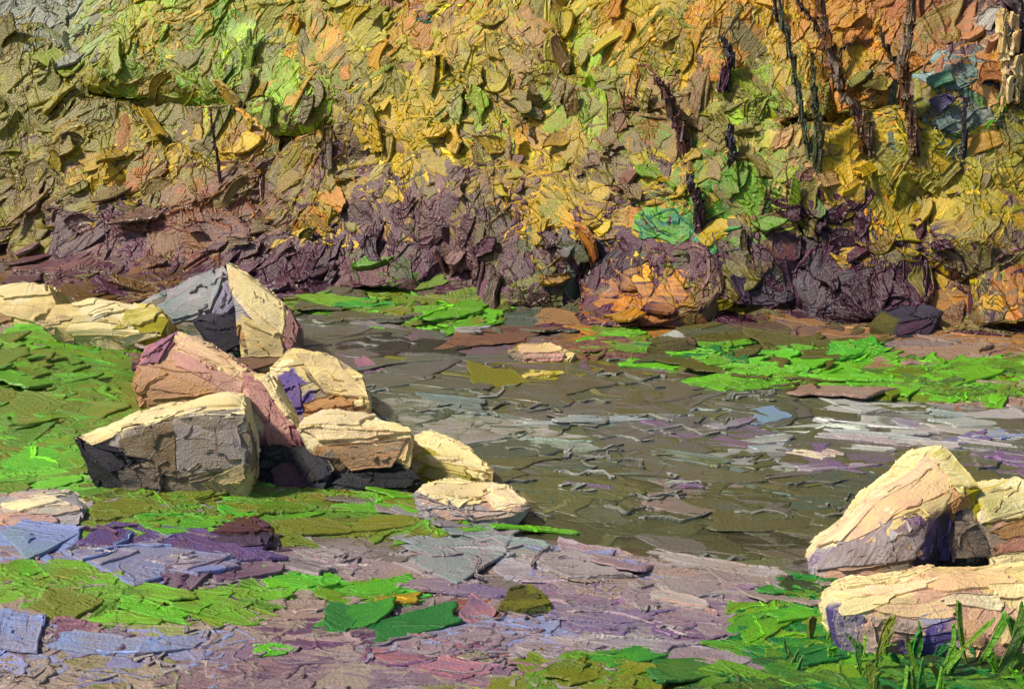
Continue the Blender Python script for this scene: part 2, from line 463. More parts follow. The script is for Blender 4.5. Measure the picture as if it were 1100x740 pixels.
def stroke(paint, x0, y0, x1, y1, w, code, bend=0.0, lift=.018, bv=None, taper=None, thick=.016, tilt=.05, bead=1.2, a=.05, flat=None, ridge=.32):
    """one deliberate knife stroke lying on a surface between two seen points"""
    f = (lambda a_, b_: hit(a_, b_, bv)) if bv is not None else hit_ground
    A, n1, t1 = f(x0, y0); B, n2, t2 = f(x1, y1)
    C, n3, t3 = f((x0 + x1) / 2, (y0 + y1) / 2)
    if A is None or B is None or C is None: return
    n = (n1 + n2 + n3 * 2).normalized()
    if flat is not None: n = Vector(flat).normalized()
    t = t3; u = t / FPX
    g = max(.14, -ray((x0 + x1) / 2, (y0 + y1) / 2).dot(n))
    horiz = abs(x1 - x0) / max(1e-3, math.hypot(x1 - x0, y1 - y0))
    wid = w * u * (1 / g * horiz + (1 - horiz))
    c1, c2 = pig(code)
    paint.add((A + B) / 2 + n * lift * t / 8, B - A, jitter_normal(n, tilt), max((B - A).length, .02), wid, vary(c1, a), vary(c2, a),
              thick=thick * t / 8, taper=taper, bend=bend, bead=bead, ridge=ridge)

def quad(paint, pts, code, lift=.018, bv=None, thick=.014, a=.04, bead=1.0):
    H = [hit(x, y, bv) if bv is not None else hit_ground(x, y) for x, y in pts]
    ok = [h for h in H if h[0] is not None]
    if len(ok) < 2: return
    n = sum((h[1] for h in ok), Vector()).normalized(); my = sum(h[0].y for h in ok) / len(ok)
    P4 = [(h[0] if h[0] is not None else (bv.find_nearest(on_y(x, y, my))[0])) for h, (x, y) in zip(H, pts)]
    n = (P4[2] - P4[0]).cross(P4[3] - P4[1]).normalized()
    if n.dot(CAM - P4[0]) < 0: n = -n
    t = (P4[0] - CAM).length
    P4 = [p + n * lift * t / 8 for p in P4]
    c = sum(P4, Vector()) / 4
    L = ((P4[1] - P4[0]).length + (P4[2] - P4[3]).length) / 2; Wd = max(.02, ((P4[3] - P4[0]).length + (P4[2] - P4[1]).length) / 2)
    c1, c2 = pig(code)
    paint.add(c, (P4[1] + P4[2]) / 2 - (P4[0] + P4[3]) / 2, n, L, Wd, vary(c1, a, .02), vary(c2, a, .02), thick=thick * t / 8, bead=bead, ridge=0)
    paint.corners[len(paint.rows) - 1] = P4
    for k in range(int(rng.integers(1, 4))):  # thin crests in a lighter tone, highlights put into the colour
        c_ = P4[0].lerp(P4[1], rng.random()).lerp(P4[3].lerp(P4[2], rng.random()), rng.random())
        paint.add(c_ + n * thick * t / 16, (P4[1] - P4[0]) + (P4[3] - P4[0]) * rng.uniform(-1, 1), n, min(L, Wd) * rng.uniform(.4, .9), min(L, Wd) * .05, np.clip(c1 * 1.1, 0, .92), np.clip(c1 * 1.1, 0, .92),
                  thick=thick * t / 9, taper=.6, bend=rng.normal(0, .2), wig=rng.uniform(.5, 2), ridge=0)
GS = ground_spots(GROUND_SPOTS, sx=.55)
RS = ground_spots(RIVER_SPOTS, sx=.5)
def is_river(p): return float(sdist(np.array([p.x, p.y]), RIVER)) > 0.02
# a ground body with the bank's own soil colours
gcol = np.repeat(np.array([[.16, .11, .10]]), len(GV), 0)
gy_ = GV[:, 1] - np.interp(GV[:, 0], FX, FY)
gcol[gy_ > 0] = (.10, .07, .045)
gcol[gy_ > 14] = (.20, .20, .10)
P = Paint()
cover(P, GS, (-250, 300, 1350, 760), 1700, (60, 130), (18, 38), lambda p, x, y: not is_river(p) and p.y < np.interp(p.x, FX, FY) + .8, yaw=-.08, a=.07, tilt=.008, lift=(0, .004), thick=.006, bead=2.2)
# deliberate strokes on the muddy bank
for s in [(70, 600, 245, 612, 20, 'bm', -.15), (0, 578, 80, 585, 22, 'b', .1), (110, 588, 290, 598, 18, 'pu', .1), (300, 585, 240, 575, 12, 'N', 0), (180, 568, 260, 580, 14, 'pm', 0),
          (10, 540, 80, 555, 16, 'ni', .1), (0, 555, 60, 560, 12, 'fi', 0), (60, 690, 170, 700, 16, 'bm', .1), (150, 700, 220, 690, 14, 'bm', 0),
          (500, 655, 530, 668, 16, 'VI', 0), (465, 715, 530, 722, 12, 'IV', .1), (445, 630, 560, 640, 14, 'mu', .05), (560, 600, 640, 618, 14, 'im', .1),
          (700, 596, 840, 622, 9, 'ni', .1), (10, 700, 16, 660, 26, 'bp', 0), (60, 680, 110, 678, 22, 'pI', 0),
          (470, 600, 545, 596, 15, 'iQ', .1), (440, 605, 500, 630, 14, 'mi', -.2), (600, 660, 690, 668, 14, 'mu', 0), (700, 640, 760, 655, 12, 'ni', 0),
          (230, 618, 300, 612, 15, 'pm', .1), (300, 600, 350, 618, 12, 'iN', .1), (640, 690, 720, 700, 15, 'iV', 0)]:
    stroke(P, *s[:6], bend=s[6])
for k in range(110):  # pale crest lines: painted highlights on the mud ridges
    px, py = rng.uniform(-100, 1000), rng.uniform(575, 745)
    p, nn, t = hit_ground(px, py)
    if p is None or is_river(p): continue
    c1, c2 = pig(GS.pick(p, .1)); u = t / FPX; th = rng.normal(-.15, .45)
    f_ = rng.uniform(.2, .8); c1 = c1 * (1 - f_) + PAL['i'] * f_
    P.add(p + nn * .012, (math.cos(th), math.sin(th), 0), nn, rng.uniform(20, 70) * u, rng.uniform(1.0, 2.6) * u / .45, c1, c1 * .8,
          thick=rng.uniform(.006, .012) * t / 8, taper=.7, bend=rng.normal(0, .15), bead=.3, wig=rng.uniform(1.5, 4.5), ridge=0)
for q, c in [([(68, 597), (165, 588), (252, 603), (145, 634)], 'bm'), ([(0, 576), (30, 566), (85, 580), (30, 606)], 'bQ'), ([(80, 588), (120, 566), (220, 574), (292, 606)], 'pu'),
             ([(70, 596), (110, 592), (150, 598), (110, 612)], 'iu'), ([(175, 634), (178, 612), (240, 606), (196, 648)], 'pm'), ([(150, 604), (200, 600), (250, 603), (200, 618)], 'iu'),
             ([(440, 606), (470, 592), (545, 598), (490, 632)], 'mQ'), ([(560, 600), (620, 596), (680, 622), (610, 626)], 'mi'), ([(0, 700), (4, 668), (50, 665), (40, 705)], 'bm')]:
    quad(P, q, c, lift=.03)
ground = build('ground', P, (GV, GF, gcol), MAT)
tag(ground, None, None, kind='structure')

# river: a water sheet below, thick strokes of olive, violet and silver water on it
P = Paint()
cover(P, RS, (300, 325, 1400, 640), 950, (100, 260), (22, 48), lambda p, x, y: is_river(p), ang=.22, tilt=.008, yaw=-.16, jit=.07, a=.05, bead=1.9, thick=.0038, lift=(0, .005))
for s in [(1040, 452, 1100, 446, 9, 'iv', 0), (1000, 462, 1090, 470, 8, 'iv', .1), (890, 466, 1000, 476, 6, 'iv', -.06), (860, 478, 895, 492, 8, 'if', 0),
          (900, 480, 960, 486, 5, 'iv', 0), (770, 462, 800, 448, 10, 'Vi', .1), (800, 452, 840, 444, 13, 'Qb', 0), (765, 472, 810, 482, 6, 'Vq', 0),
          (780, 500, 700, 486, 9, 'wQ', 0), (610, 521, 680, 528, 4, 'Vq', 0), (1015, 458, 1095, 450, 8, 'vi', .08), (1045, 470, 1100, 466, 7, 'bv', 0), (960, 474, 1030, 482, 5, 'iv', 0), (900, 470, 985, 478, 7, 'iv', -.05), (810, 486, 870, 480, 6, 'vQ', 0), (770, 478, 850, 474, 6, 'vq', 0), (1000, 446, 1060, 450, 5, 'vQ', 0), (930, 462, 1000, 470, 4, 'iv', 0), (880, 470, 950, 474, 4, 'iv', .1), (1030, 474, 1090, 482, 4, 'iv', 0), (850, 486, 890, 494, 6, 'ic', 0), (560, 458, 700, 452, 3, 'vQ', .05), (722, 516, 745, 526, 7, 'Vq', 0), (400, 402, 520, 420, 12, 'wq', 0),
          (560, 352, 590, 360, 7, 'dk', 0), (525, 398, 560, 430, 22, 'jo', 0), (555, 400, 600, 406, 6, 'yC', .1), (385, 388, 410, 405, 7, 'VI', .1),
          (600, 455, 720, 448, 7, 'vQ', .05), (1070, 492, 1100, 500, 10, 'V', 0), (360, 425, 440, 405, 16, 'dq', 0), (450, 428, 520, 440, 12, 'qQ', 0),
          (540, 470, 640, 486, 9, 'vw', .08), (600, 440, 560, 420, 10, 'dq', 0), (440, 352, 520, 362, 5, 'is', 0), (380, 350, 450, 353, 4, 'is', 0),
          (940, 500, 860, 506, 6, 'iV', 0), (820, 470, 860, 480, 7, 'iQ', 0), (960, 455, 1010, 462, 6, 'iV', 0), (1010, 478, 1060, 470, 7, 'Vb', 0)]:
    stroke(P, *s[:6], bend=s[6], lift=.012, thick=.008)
xs = [p[0] for p in RIVER]; ys = [p[1] for p in RIVER]
wx = np.linspace(min(xs) - 6, 30, 60); wy = np.linspace(min(ys) - .2, max(ys) + .1, 50)
WX, WY = np.meshgrid(wx, wy, indexing='ij')
WVt = np.stack([WX, WY, np.zeros_like(WX) - .012], -1).reshape(-1, 3)
_i, _j = np.meshgrid(np.arange(59), np.arange(49), indexing='ij'); _q = (_i * 50 + _j).ravel()
for k in range(150):  # pale crest lines: light on the water's ridges, put into their colour
    px, py = rng.uniform(330, 1250), rng.uniform(340, 625)
    p, nn, t = hit_ground(px, py)
    if p is None or not is_river(p): continue
    c1, c2 = pig(RS.pick(p, .15)); u = t / FPX; th = rng.normal(-.25, .35)
    if rng.random() < .2: th += rng.normal(0, 1)
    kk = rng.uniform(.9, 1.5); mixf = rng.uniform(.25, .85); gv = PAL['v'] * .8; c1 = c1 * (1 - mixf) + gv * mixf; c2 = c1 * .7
    P.add(p + nn * .02, (math.cos(th), math.sin(th), 0), nn, rng.uniform(24, 80) * u, rng.uniform(1.0, 2.6) * u / .4, np.clip(c1 * kk, 0, .6), np.clip(c2 * kk, 0, .6),
          thick=rng.uniform(.006, .013) * t / 8, taper=.7, bend=rng.normal(0, .12), bead=.3, wig=rng.uniform(1.5, 4.5), ridge=0)
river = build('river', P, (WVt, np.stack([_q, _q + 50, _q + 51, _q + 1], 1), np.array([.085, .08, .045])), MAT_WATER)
tag(river, None, None, kind='structure')

# ------------------------------------------------------------------ grass
def grass(name, label, regions, strokes, blades=()):
    P = Paint()
    for (x0, y0, x1, y1, n, codes, L, W, yaw) in regions:
        for k in range(n):
            px, py = rng.uniform(x0, x1), rng.uniform(y0, y1)
            p, nn, t = hit_ground(px, py)
            if p is None: continue
            c1, c2 = pig(R.choice(codes.split()))
            g = max(.14, -ray(px, py).dot(nn)); u = t / FPX
            th = rng.normal(yaw, .45)
            # blades lean up out of the ground, so the strokes do as well
            nrm = (Vector(nn) + Vector((rng.normal(0, .03), rng.normal(-.05, .03), 0))).normalized()
            P.add(p + nn * rng.uniform(.008, .018) * t / 8, (math.cos(th), math.sin(th), rng.normal(0, .15)), nrm, rng.uniform(*L) * u * 1.2, rng.uniform(*W) * u * 1.25 / g ** .6,
                  vary(c1, .10), vary(c2, .10), bead=1.8, thick=.008 * t / 8, bend=rng.normal(0, .15))
    for s in strokes:
        stroke(P, *s[:6], bend=s[6] if len(s) > 6 else 0, lift=.026, thick=.010)
    for (x, y, hgt, lean, w, code) in blades:
        p, nn, t = hit_ground(x, y)
        if p is None: continue
        u = t / FPX
        c1, c2 = pig(code)
        d = Vector((lean, .05, 1)).normalized()
        P.add(p + d * hgt * u * .48, d, (rng.normal(0, .3), -1, .25), hgt * u, w * u, vary(c1), vary(c2), thick=.008, taper=.9, bend=rng.normal(0, .1), bead=1)
    o = build(name, P, None, MAT)
    return tag(o, label, 'grass', kind='stuff')
grass('grass', 'bright and olive green grass on the near left bank around the cream boulders',
      [(-160, 372, 150, 505, 300, 'jJ j J jh jh jJ hJ Jh J', (50, 110), (20, 40), .2), (0, 350, 110, 400, 60, 'hH Hh h J', (26, 50), (12, 20), .3),
       (-150, 480, 110, 530, 60, 'hJ Jj h', (30, 60), (12, 20), 0),
       (100, 520, 470, 578, 190, 'jJ hJ J j hj jx j J', (34, 70), (10, 17), .05),
       
       (0, 612, 120, 650, 26, 'hj jh J', (36, 70), (12, 18), -.3), (110, 635, 290, 668, 24, 'hj jh J', (36, 70), (8, 13), -.2)],
      [(90, 465, 165, 440, 30, 'j', 0), (60, 505, 150, 505, 20, 'jJ'), (30, 400, 80, 415, 32, 'hJ'), (10, 365, 60, 385, 26, 'Hh'), (70, 372, 110, 378, 12, 'H'),
       (90, 430, 150, 425, 22, 'j'), (10, 440, 60, 460, 30, 'jJ'), (20, 490, 70, 500, 22, 'hH'),
       (100, 550, 160, 545, 26, 'j'), (155, 568, 225, 562, 22, 'Hh'), (235, 555, 275, 560, 16, 'Hh'), (280, 548, 350, 548, 18, 'Jj'), (300, 570, 370, 568, 15, 'j'),
       (370, 550, 440, 548, 14, 'hJ'), (380, 570, 450, 560, 12, 'j'), (15, 625, 50, 620, 32, 'hj'), (45, 645, 95, 660, 24, 'j'), (50, 615, 200, 650, 12, 'hj'),
       (200, 652, 280, 670, 16, 'hj'), (130, 650, 200, 668, 10, 'h'), (470, 574, 540, 571, 6, 'hJ'), (530, 572, 596, 570, 5, 'h'), (560, 570, 620, 575, 3, 'hJ')])
grass('grass', 'green tufts growing from the mauve mud in the middle foreground',
      [(300, 618, 370, 635, 12, 'hH Hh h', (22, 40), (7, 12), 0), (385, 628, 450, 650, 14, 'hj jh H', (22, 45), (8, 12), .2), (270, 695, 300, 706, 3, 'hH', (20, 32), (8, 12), 0)],
      [(340, 672, 420, 660, 20, 'eH'), (400, 682, 490, 664, 17, 'e'), (380, 640, 450, 628, 14, 'Hh'), (400, 650, 450, 645, 10, 'Yj'), (350, 660, 380, 672, 20, 'e'),
       (300, 622, 350, 634, 10, 'Hh'), (340, 640, 380, 650, 9, 'hj')])
fb = [(325, 318, 420, 338, 40, 'hJ jJ h J', (28, 50), (7, 11), 0), (410, 320, 520, 352, 60, 'hJ Jj h j jx', (28, 55), (8, 13), .2),
      (640, 352, 690, 378, 20, 'hJ jJ', (24, 45), (7, 11), 0), (690, 372, 790, 396, 46, 'ex Jh hJ h J', (28, 55), (7, 11), 0),
      (760, 382, 950, 416, 150, 'h hH hJ Jh hj', (26, 55), (7, 12), -.1), (940, 392, 1280, 428, 170, 'hJ Jx jJ h Jj', (30, 60), (8, 14), .1),
      (900, 370, 960, 385, 8, 'Hh', (24, 40), (9, 14), 0)]
grass('grass', 'vivid green grass strip along the far bank of the river', fb,
      [(330, 322, 380, 330, 9, 'hj'), (375, 328, 410, 332, 8, 'He'), (430, 340, 500, 345, 16, 'hJ'), (470, 350, 520, 322, 14, 'hJ'), (420, 310, 480, 302, 16, 'jJ'),
       (730, 383, 775, 380, 13, 'e'), (800, 395, 880, 400, 14, 'h'), (870, 400, 940, 408, 14, 'h'), (905, 382, 945, 372, 14, 'Hh'), (940, 425, 990, 400, 16, 'jJ'), (1010, 415, 1060, 400, 14, 'hJ'), (1080, 400, 1100, 395, 16, 'J')])
bl = []
for k in range(42):
    x = R.uniform(840, 1150)
    bl.append((x, R.uniform(700, 752) - (x < 900) * 15, R.uniform(16, 38), R.uniform(-.7, .7), R.uniform(5, 12), R.choice(['J', 'Jx', 'hJ', 'e', 'eJ', 'jJ'])))
bl += [(938, 722, 62, .25, 8, 'jJ'), (1035, 716, 66, -.1, 6, 'J'), (1050, 716, 60, .5, 9, 'hJ'), (1080, 725, 78, .25, 14, 'J'), (1095, 716, 52, -.2, 10, 'Je'), (1010, 722, 50, .3, 6, 'hJ'), (985, 724, 44, -.3, 8, 'J'),
       (1065, 735, 60, .5, 12, 'Jx'), (1000, 735, 90, .8, 5, 'hj')]
grass('grass', 'dark and bright green grass with tall blades in front of the right boulders',
      [(700, 728, 1200, 775, 130, 'ex Je e J xJ', (40, 85), (16, 28), .1), (850, 712, 1150, 735, 60, 'J Je ex e Jh x', (36, 70), (14, 24), .15),
       (800, 655, 900, 705, 60, 'eH J hj e JH', (30, 60), (10, 18), .3), (850, 622, 895, 665, 26, 'e x J eH', (24, 44), (9, 15), .4), (560, 725, 720, 745, 26, 'jJ j J', (36, 70), (10, 16), .2),
       (620, 700, 690, 716, 8, 'eJ J', (30, 60), (10, 14), .1)],
      [(640, 715, 700, 704, 14, 'He'), (600, 735, 690, 712, 16, 'j'), (700, 730, 800, 712, 22, 'eJ'), (830, 670, 890, 655, 10, 'Hh'), (800, 690, 850, 665, 12, 'hJ'),
       (850, 710, 900, 700, 18, 'e'), (870, 730, 940, 725, 12, 'hj'), (900, 715, 960, 712, 10, 'hJ'), (820, 640, 860, 632, 9, 'He')], bl)

# ------------------------------------------------------------------ boulders
import bmesh
def boulder(name, label, base, pts, back, spots, strokes=(), L=(22, 48), W=(10, 20), n=150, group=None, cat='boulder', rough=.02, parent=None, floor=-.12, thick=.012, facets=()):
    """convex faceted stone: pts = (px, py, dy) with dy metres behind the contact point; 'back' metres deep"""
    Y0 = hit_ground(*base)[0].y
    P3 = [on_y(x, y, Y0 + dy) for x, y, dy in pts]
    cen = sum(P3, Vector()) / len(P3)
    zb = min(p.z for p in P3)
    rear = [Vector((cen.x + (p.x - cen.x) * .86, p.y + back, max(zb, p.z - .38 * back))) for p in P3]
    foot = [Vector((p.x, p.y, zb + floor)) for p in P3 + rear if p.z < zb + .4 * (max(q.z for q in P3) - zb)]
    bm = bmesh.new()
    for p in P3 + rear + foot: bm.verts.new(p)
    h = bmesh.ops.convex_hull(bm, input=bm.verts)
    for v in [v for v in bm.verts if not v.link_faces]: bm.verts.remove(v)
    bmesh.ops.recalc_face_normals(bm, faces=bm.faces)
    bmesh.ops.triangulate(bm, faces=bm.faces)
    size = max((p - cen).length for p in P3)
    for it in range(4):
        le = [e for e in bm.edges if e.calc_length() > size * .13]
        if not le: break
        bmesh.ops.subdivide_edges(bm, edges=le, cuts=1)
        bmesh.ops.triangulate(bm, faces=bm.faces)
    V = np.array([v.co[:] for v in bm.verts]); 
    Nn = np.array([v.normal[:] for v in bm.verts]); bm.normal_update()
    Nn = np.array([v.normal[:] for v in bm.verts])
    V = V + Nn * (rng.normal(0, rough * .15, (len(V), 1)) + rough * .5 * np.sin(V[:, :1] * 13 + V[:, 2:] * 9))
    bm.verts.index_update()
    F = np.array([[v.index for v in f.verts] for f in bm.faces])
    bm.free()
    bv = BVHTree.FromPolygons([tuple(v) for v in V], [tuple(f) for f in F])
    sp_ = []
    for x, y, c in parse(spots):
        p, nn, t = hit(x, y, bv)
        if p is not None: sp_.append((tuple(p), c))
        else:
            p = on_y(x, y, Y0 + .1); q = bv.find_nearest(p)[0]; sp_.append((tuple(q), c))
    S = Spots(sp_)  # stone colours include painted light: cream lit tops, greyer shaded fronts, dark recesses
    P = Paint()
    tri = V[F]; nrm = np.cross(tri[:, 1] - tri[:, 0], tri[:, 2] - tri[:, 0]); ar = np.linalg.norm(nrm, axis=1); nrm /= ar[:, None] + 1e-12
    t0 = (cen - CAM).length; u = t0 / FPX
    tot = ar.sum() / 2
    cnt = int(n * .5)
    idx = rng.choice(len(F), cnt, p=ar / ar.sum())
    # neighbouring strokes on a facet run the same way
    for i in idx:
        a_, b_ = rng.random(2)
        if a_ + b_ > 1: a_, b_ = 1 - a_, 1 - b_
        p = tri[i, 0] + a_ * (tri[i, 1] - tri[i, 0]) + b_ * (tri[i, 2] - tri[i, 0])
        if p[2] < zb - .05: continue
        nn = nrm[i]
        # smooth facet normal by direction bins, plus a little tilt
        side = np.cross(nn, (0, 0, 1.0)); side = side if np.linalg.norm(side) > .2 else np.array([1, 0, 0.])
        down = np.cross(nn, side)
        th = rng.normal(.15, .45) + (1.2 if abs(nn[2]) < .45 and rng.random() < .55 else 0)
        d = side * math.cos(th) + down * math.sin(th)
        c1, c2 = pig(S.pick(p, .012))
        Lr, Wr = rng.uniform(*L) * u * 1.15, rng.uniform(*W) * u * 1.3
        d = Vector(d).normalized(); e = Vector(nn).cross(d)
        for _t in range(5):
            off = max((bv.find_nearest(Vector(p) + q_)[3] or 0) for q_ in (d * Lr / 2, -d * Lr / 2, e * Wr / 2, -e * Wr / 2))
            if off < .012 * t0 / 8: break
            Lr *= .75; Wr *= .85
        P.press[len(P.rows)] = rng.uniform(0, .006) * t0 / 8
        P.add(p, d, jitter_normal(nn, .04), Lr, Wr, vary(c1, .07, .03), vary(c2, .07, .03),
              thick=thick * t0 / 8 * rng.uniform(.6, 1.4), bend=rng.normal(0, .12), ridge=0)
    P.bv = bv
    for s in strokes:
        P.press[len(P.rows)] = P.press[len(P.rows) + 1] = rng.uniform(.006, .012) * t0 / 8
        stroke(P, *s[:6], bend=s[6] if len(s) > 6 else 0, lift=0, bv=bv, thick=.012, tilt=.03, ridge=0)
    for q, c in facets:
        k0 = len(P.rows); quad(P, q, c, lift=0, bv=bv, thick=.012, bead=1.4)
        for k in range(k0, len(P.rows)): P.press[k] = (.016 if k == k0 else .022) * t0 / 8
    o = build(name, P, (V, F, np.array([pig(S.pick(v))[0] for v in V])), MAT_ROCK, parent)
    o.data.set_sharp_from_angle(angle=math.radians(32))
    tag(o, label, cat, group)
    return o
GR_L, GR_R = 'cream boulders piled on the left bank', 'cream boulders on the right bank'
boulder('boulder', 'low cream boulder at the left edge of the picture behind the green grass', (20, 352),
        [(-60, 350, 0), (60, 348, 0), (-60, 312, .3), (20, 305, .3), (52, 306, .3), (60, 325, .1)], .7,
        '20,315,cC 45,325,Cy 10,335,Ct 50,340,Ca 0,345,at', [(0, 318, 50, 310, 14, 'cC'), (5, 332, 45, 340, 14, 'C')], n=90, group=GR_L)
boulder('boulder', 'long low cream and yellow boulder lying in front of the purple undergrowth', (110, 378),
        [(45, 350, 0), (95, 366, 0), (128, 374, 0), (172, 360, 0), (180, 345, .1), (165, 328, .35), (95, 322, .4), (60, 328, .3)], .6,
        '70,335,Cc 100,330,cC 130,335,cC 160,335,Cy 150,350,yC 110,350,Cc 80,348,Ct 130,362,Cc 170,350,yC 60,345,Ct',
        [(60, 330, 125, 322, 14, 'cC', .1), (75, 352, 150, 358, 13, 'cC', -.1), (130, 345, 172, 338, 17, 'yC'), (100, 340, 130, 330, 12, 'Cc'), (130, 368, 170, 358, 10, 'Cc'), (95, 345, 120, 336, 6, 'vC')], n=130, group=GR_L)
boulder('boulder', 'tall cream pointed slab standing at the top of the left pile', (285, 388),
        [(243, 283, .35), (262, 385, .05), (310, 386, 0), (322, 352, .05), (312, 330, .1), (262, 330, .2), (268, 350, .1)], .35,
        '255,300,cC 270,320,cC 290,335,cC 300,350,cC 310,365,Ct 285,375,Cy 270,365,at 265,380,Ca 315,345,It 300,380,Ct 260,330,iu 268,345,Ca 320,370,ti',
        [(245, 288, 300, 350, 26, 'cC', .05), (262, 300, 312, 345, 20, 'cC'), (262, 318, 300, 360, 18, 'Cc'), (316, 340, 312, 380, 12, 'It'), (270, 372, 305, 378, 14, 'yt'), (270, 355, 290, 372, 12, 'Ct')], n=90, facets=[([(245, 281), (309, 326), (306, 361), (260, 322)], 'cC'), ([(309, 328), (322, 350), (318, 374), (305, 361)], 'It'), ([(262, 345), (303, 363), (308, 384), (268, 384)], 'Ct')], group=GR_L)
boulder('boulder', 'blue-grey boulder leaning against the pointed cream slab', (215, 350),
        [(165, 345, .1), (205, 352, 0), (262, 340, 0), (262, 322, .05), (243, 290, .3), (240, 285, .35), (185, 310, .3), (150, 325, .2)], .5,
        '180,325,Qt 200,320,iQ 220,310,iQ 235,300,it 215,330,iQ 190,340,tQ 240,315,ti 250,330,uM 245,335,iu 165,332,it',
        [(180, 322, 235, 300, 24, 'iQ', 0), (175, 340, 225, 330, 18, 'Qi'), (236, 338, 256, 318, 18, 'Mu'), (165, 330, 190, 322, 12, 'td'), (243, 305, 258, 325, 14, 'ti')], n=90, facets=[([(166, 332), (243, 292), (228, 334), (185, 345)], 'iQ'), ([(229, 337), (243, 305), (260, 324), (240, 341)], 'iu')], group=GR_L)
boulder('boulder', 'boulder shape painted near-black as the shaded hollow beneath the blue-grey and pointed boulders', (240, 385),  # stands for a dark hole; its shade is in the colour
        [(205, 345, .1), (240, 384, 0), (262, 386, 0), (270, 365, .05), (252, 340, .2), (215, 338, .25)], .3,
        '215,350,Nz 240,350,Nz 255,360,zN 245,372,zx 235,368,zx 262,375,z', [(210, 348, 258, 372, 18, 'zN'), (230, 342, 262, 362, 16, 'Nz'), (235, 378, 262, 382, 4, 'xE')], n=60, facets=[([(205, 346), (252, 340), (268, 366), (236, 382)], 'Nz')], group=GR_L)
boulder('boulder', 'orange and pink sloping boulder in the middle of the left pile', (210, 448),
        [(143, 412, .05), (160, 440, 0), (235, 450, 0), (272, 440, 0), (275, 400, .15), (225, 372, .45), (190, 356, .6), (158, 372, .5), (148, 395, .15)], .6,
        '165,405,af 190,400,af 215,410,af 160,385,If 175,370,IV 180,385,fa 205,370,fc 225,385,fC 245,395,fC 260,410,cf 240,420,If 255,428,If 215,425,aC 270,398,If 235,395,Cf 200,428,aC 262,390,fI',
        [(150, 405, 232, 415, 26, 'af', .1), (160, 425, 225, 430, 16, 'aK'), (190, 362, 250, 405, 14, 'fC', .05), (200, 360, 265, 398, 9, 'cC', .1), (205, 385, 268, 418, 13, 'fc', .05), (230, 412, 262, 428, 11, 'Ia'), (166, 380, 182, 362, 14, 'IV'), (192, 374, 240, 398, 8, 'cC'), (170, 392, 230, 398, 12, 'fa')], n=190, facets=[([(145, 412), (160, 392), (235, 424), (166, 432)], 'af'), ([(188, 361), (262, 398), (267, 414), (192, 378)], 'fC'), ([(188, 378), (262, 414), (262, 434), (190, 396)], 'fI'), ([(150, 394), (164, 364), (187, 362), (170, 392)], 'IV'), ([(212, 362), (222, 368), (268, 398), (262, 402)], 'cC')], group=GR_L)
boulder('boulder', 'pink wedge-shaped boulder pointing down between the grey-brown and brown-fronted boulders', (305, 500),
        [(262, 400, .3), (285, 400, .3), (325, 468, 0), (322, 490, 0), (305, 498, 0), (270, 470, .02), (262, 440, .1)], .4,
        '275,415,If 290,440,If 300,460,I 310,475,IV 315,490,I 285,405,Cf 300,425,cC 310,445,cC 270,450,cd 275,480,Id 265,430,fI',
        [(268, 412, 305, 465, 20, 'If', .05), (290, 445, 315, 490, 20, 'I', 0), (274, 398, 318, 452, 9, 'cC', .1), (266, 430, 272, 468, 7, 'Cj'), (262, 465, 268, 438, 5, 'xs')], n=110, facets=[([(264, 412), (286, 418), (319, 478), (301, 496)], 'If'), ([(272, 398), (284, 396), (318, 450), (306, 448)], 'cC')], group=GR_L)
boulder('boulder', 'cream boulder with a violet hollow beside the river on the left bank', (340, 452),
        [(285, 430, .1), (300, 450, 0), (370, 450, 0), (396, 432, 0), (388, 405, .2), (350, 378, .5), (315, 375, .55), (290, 395, .35)], .5,
        '305,385,Ct 330,385,Ct 355,390,tC 380,410,Cc 385,425,Cc 370,425,ta 350,420,tC 345,405,tk 335,400,Ct 315,415,u 325,430,u 305,410,u 350,438,ac 370,442,a 330,440,ac 295,400,cC 320,445,u',
        [(295, 408, 328, 428, 24, 'uV', .1), (305, 425, 320, 445, 14, 'u'), (330, 392, 385, 420, 18, 'tC', .1), (350, 385, 392, 430, 10, 'cC', .15), (300, 384, 350, 380, 9, 'Ct', .1), (330, 400, 365, 425, 16, 'kt'), (330, 440, 380, 436, 16, 'a'), (275, 388, 298, 408, 9, 'cC')], n=140, facets=[([(288, 402), (322, 412), (326, 438), (304, 444)], 'uV'), ([(318, 382), (355, 384), (396, 430), (350, 424)], 'Ct'), ([(326, 436), (362, 424), (382, 436), (340, 446)], 'a')], group=GR_L)
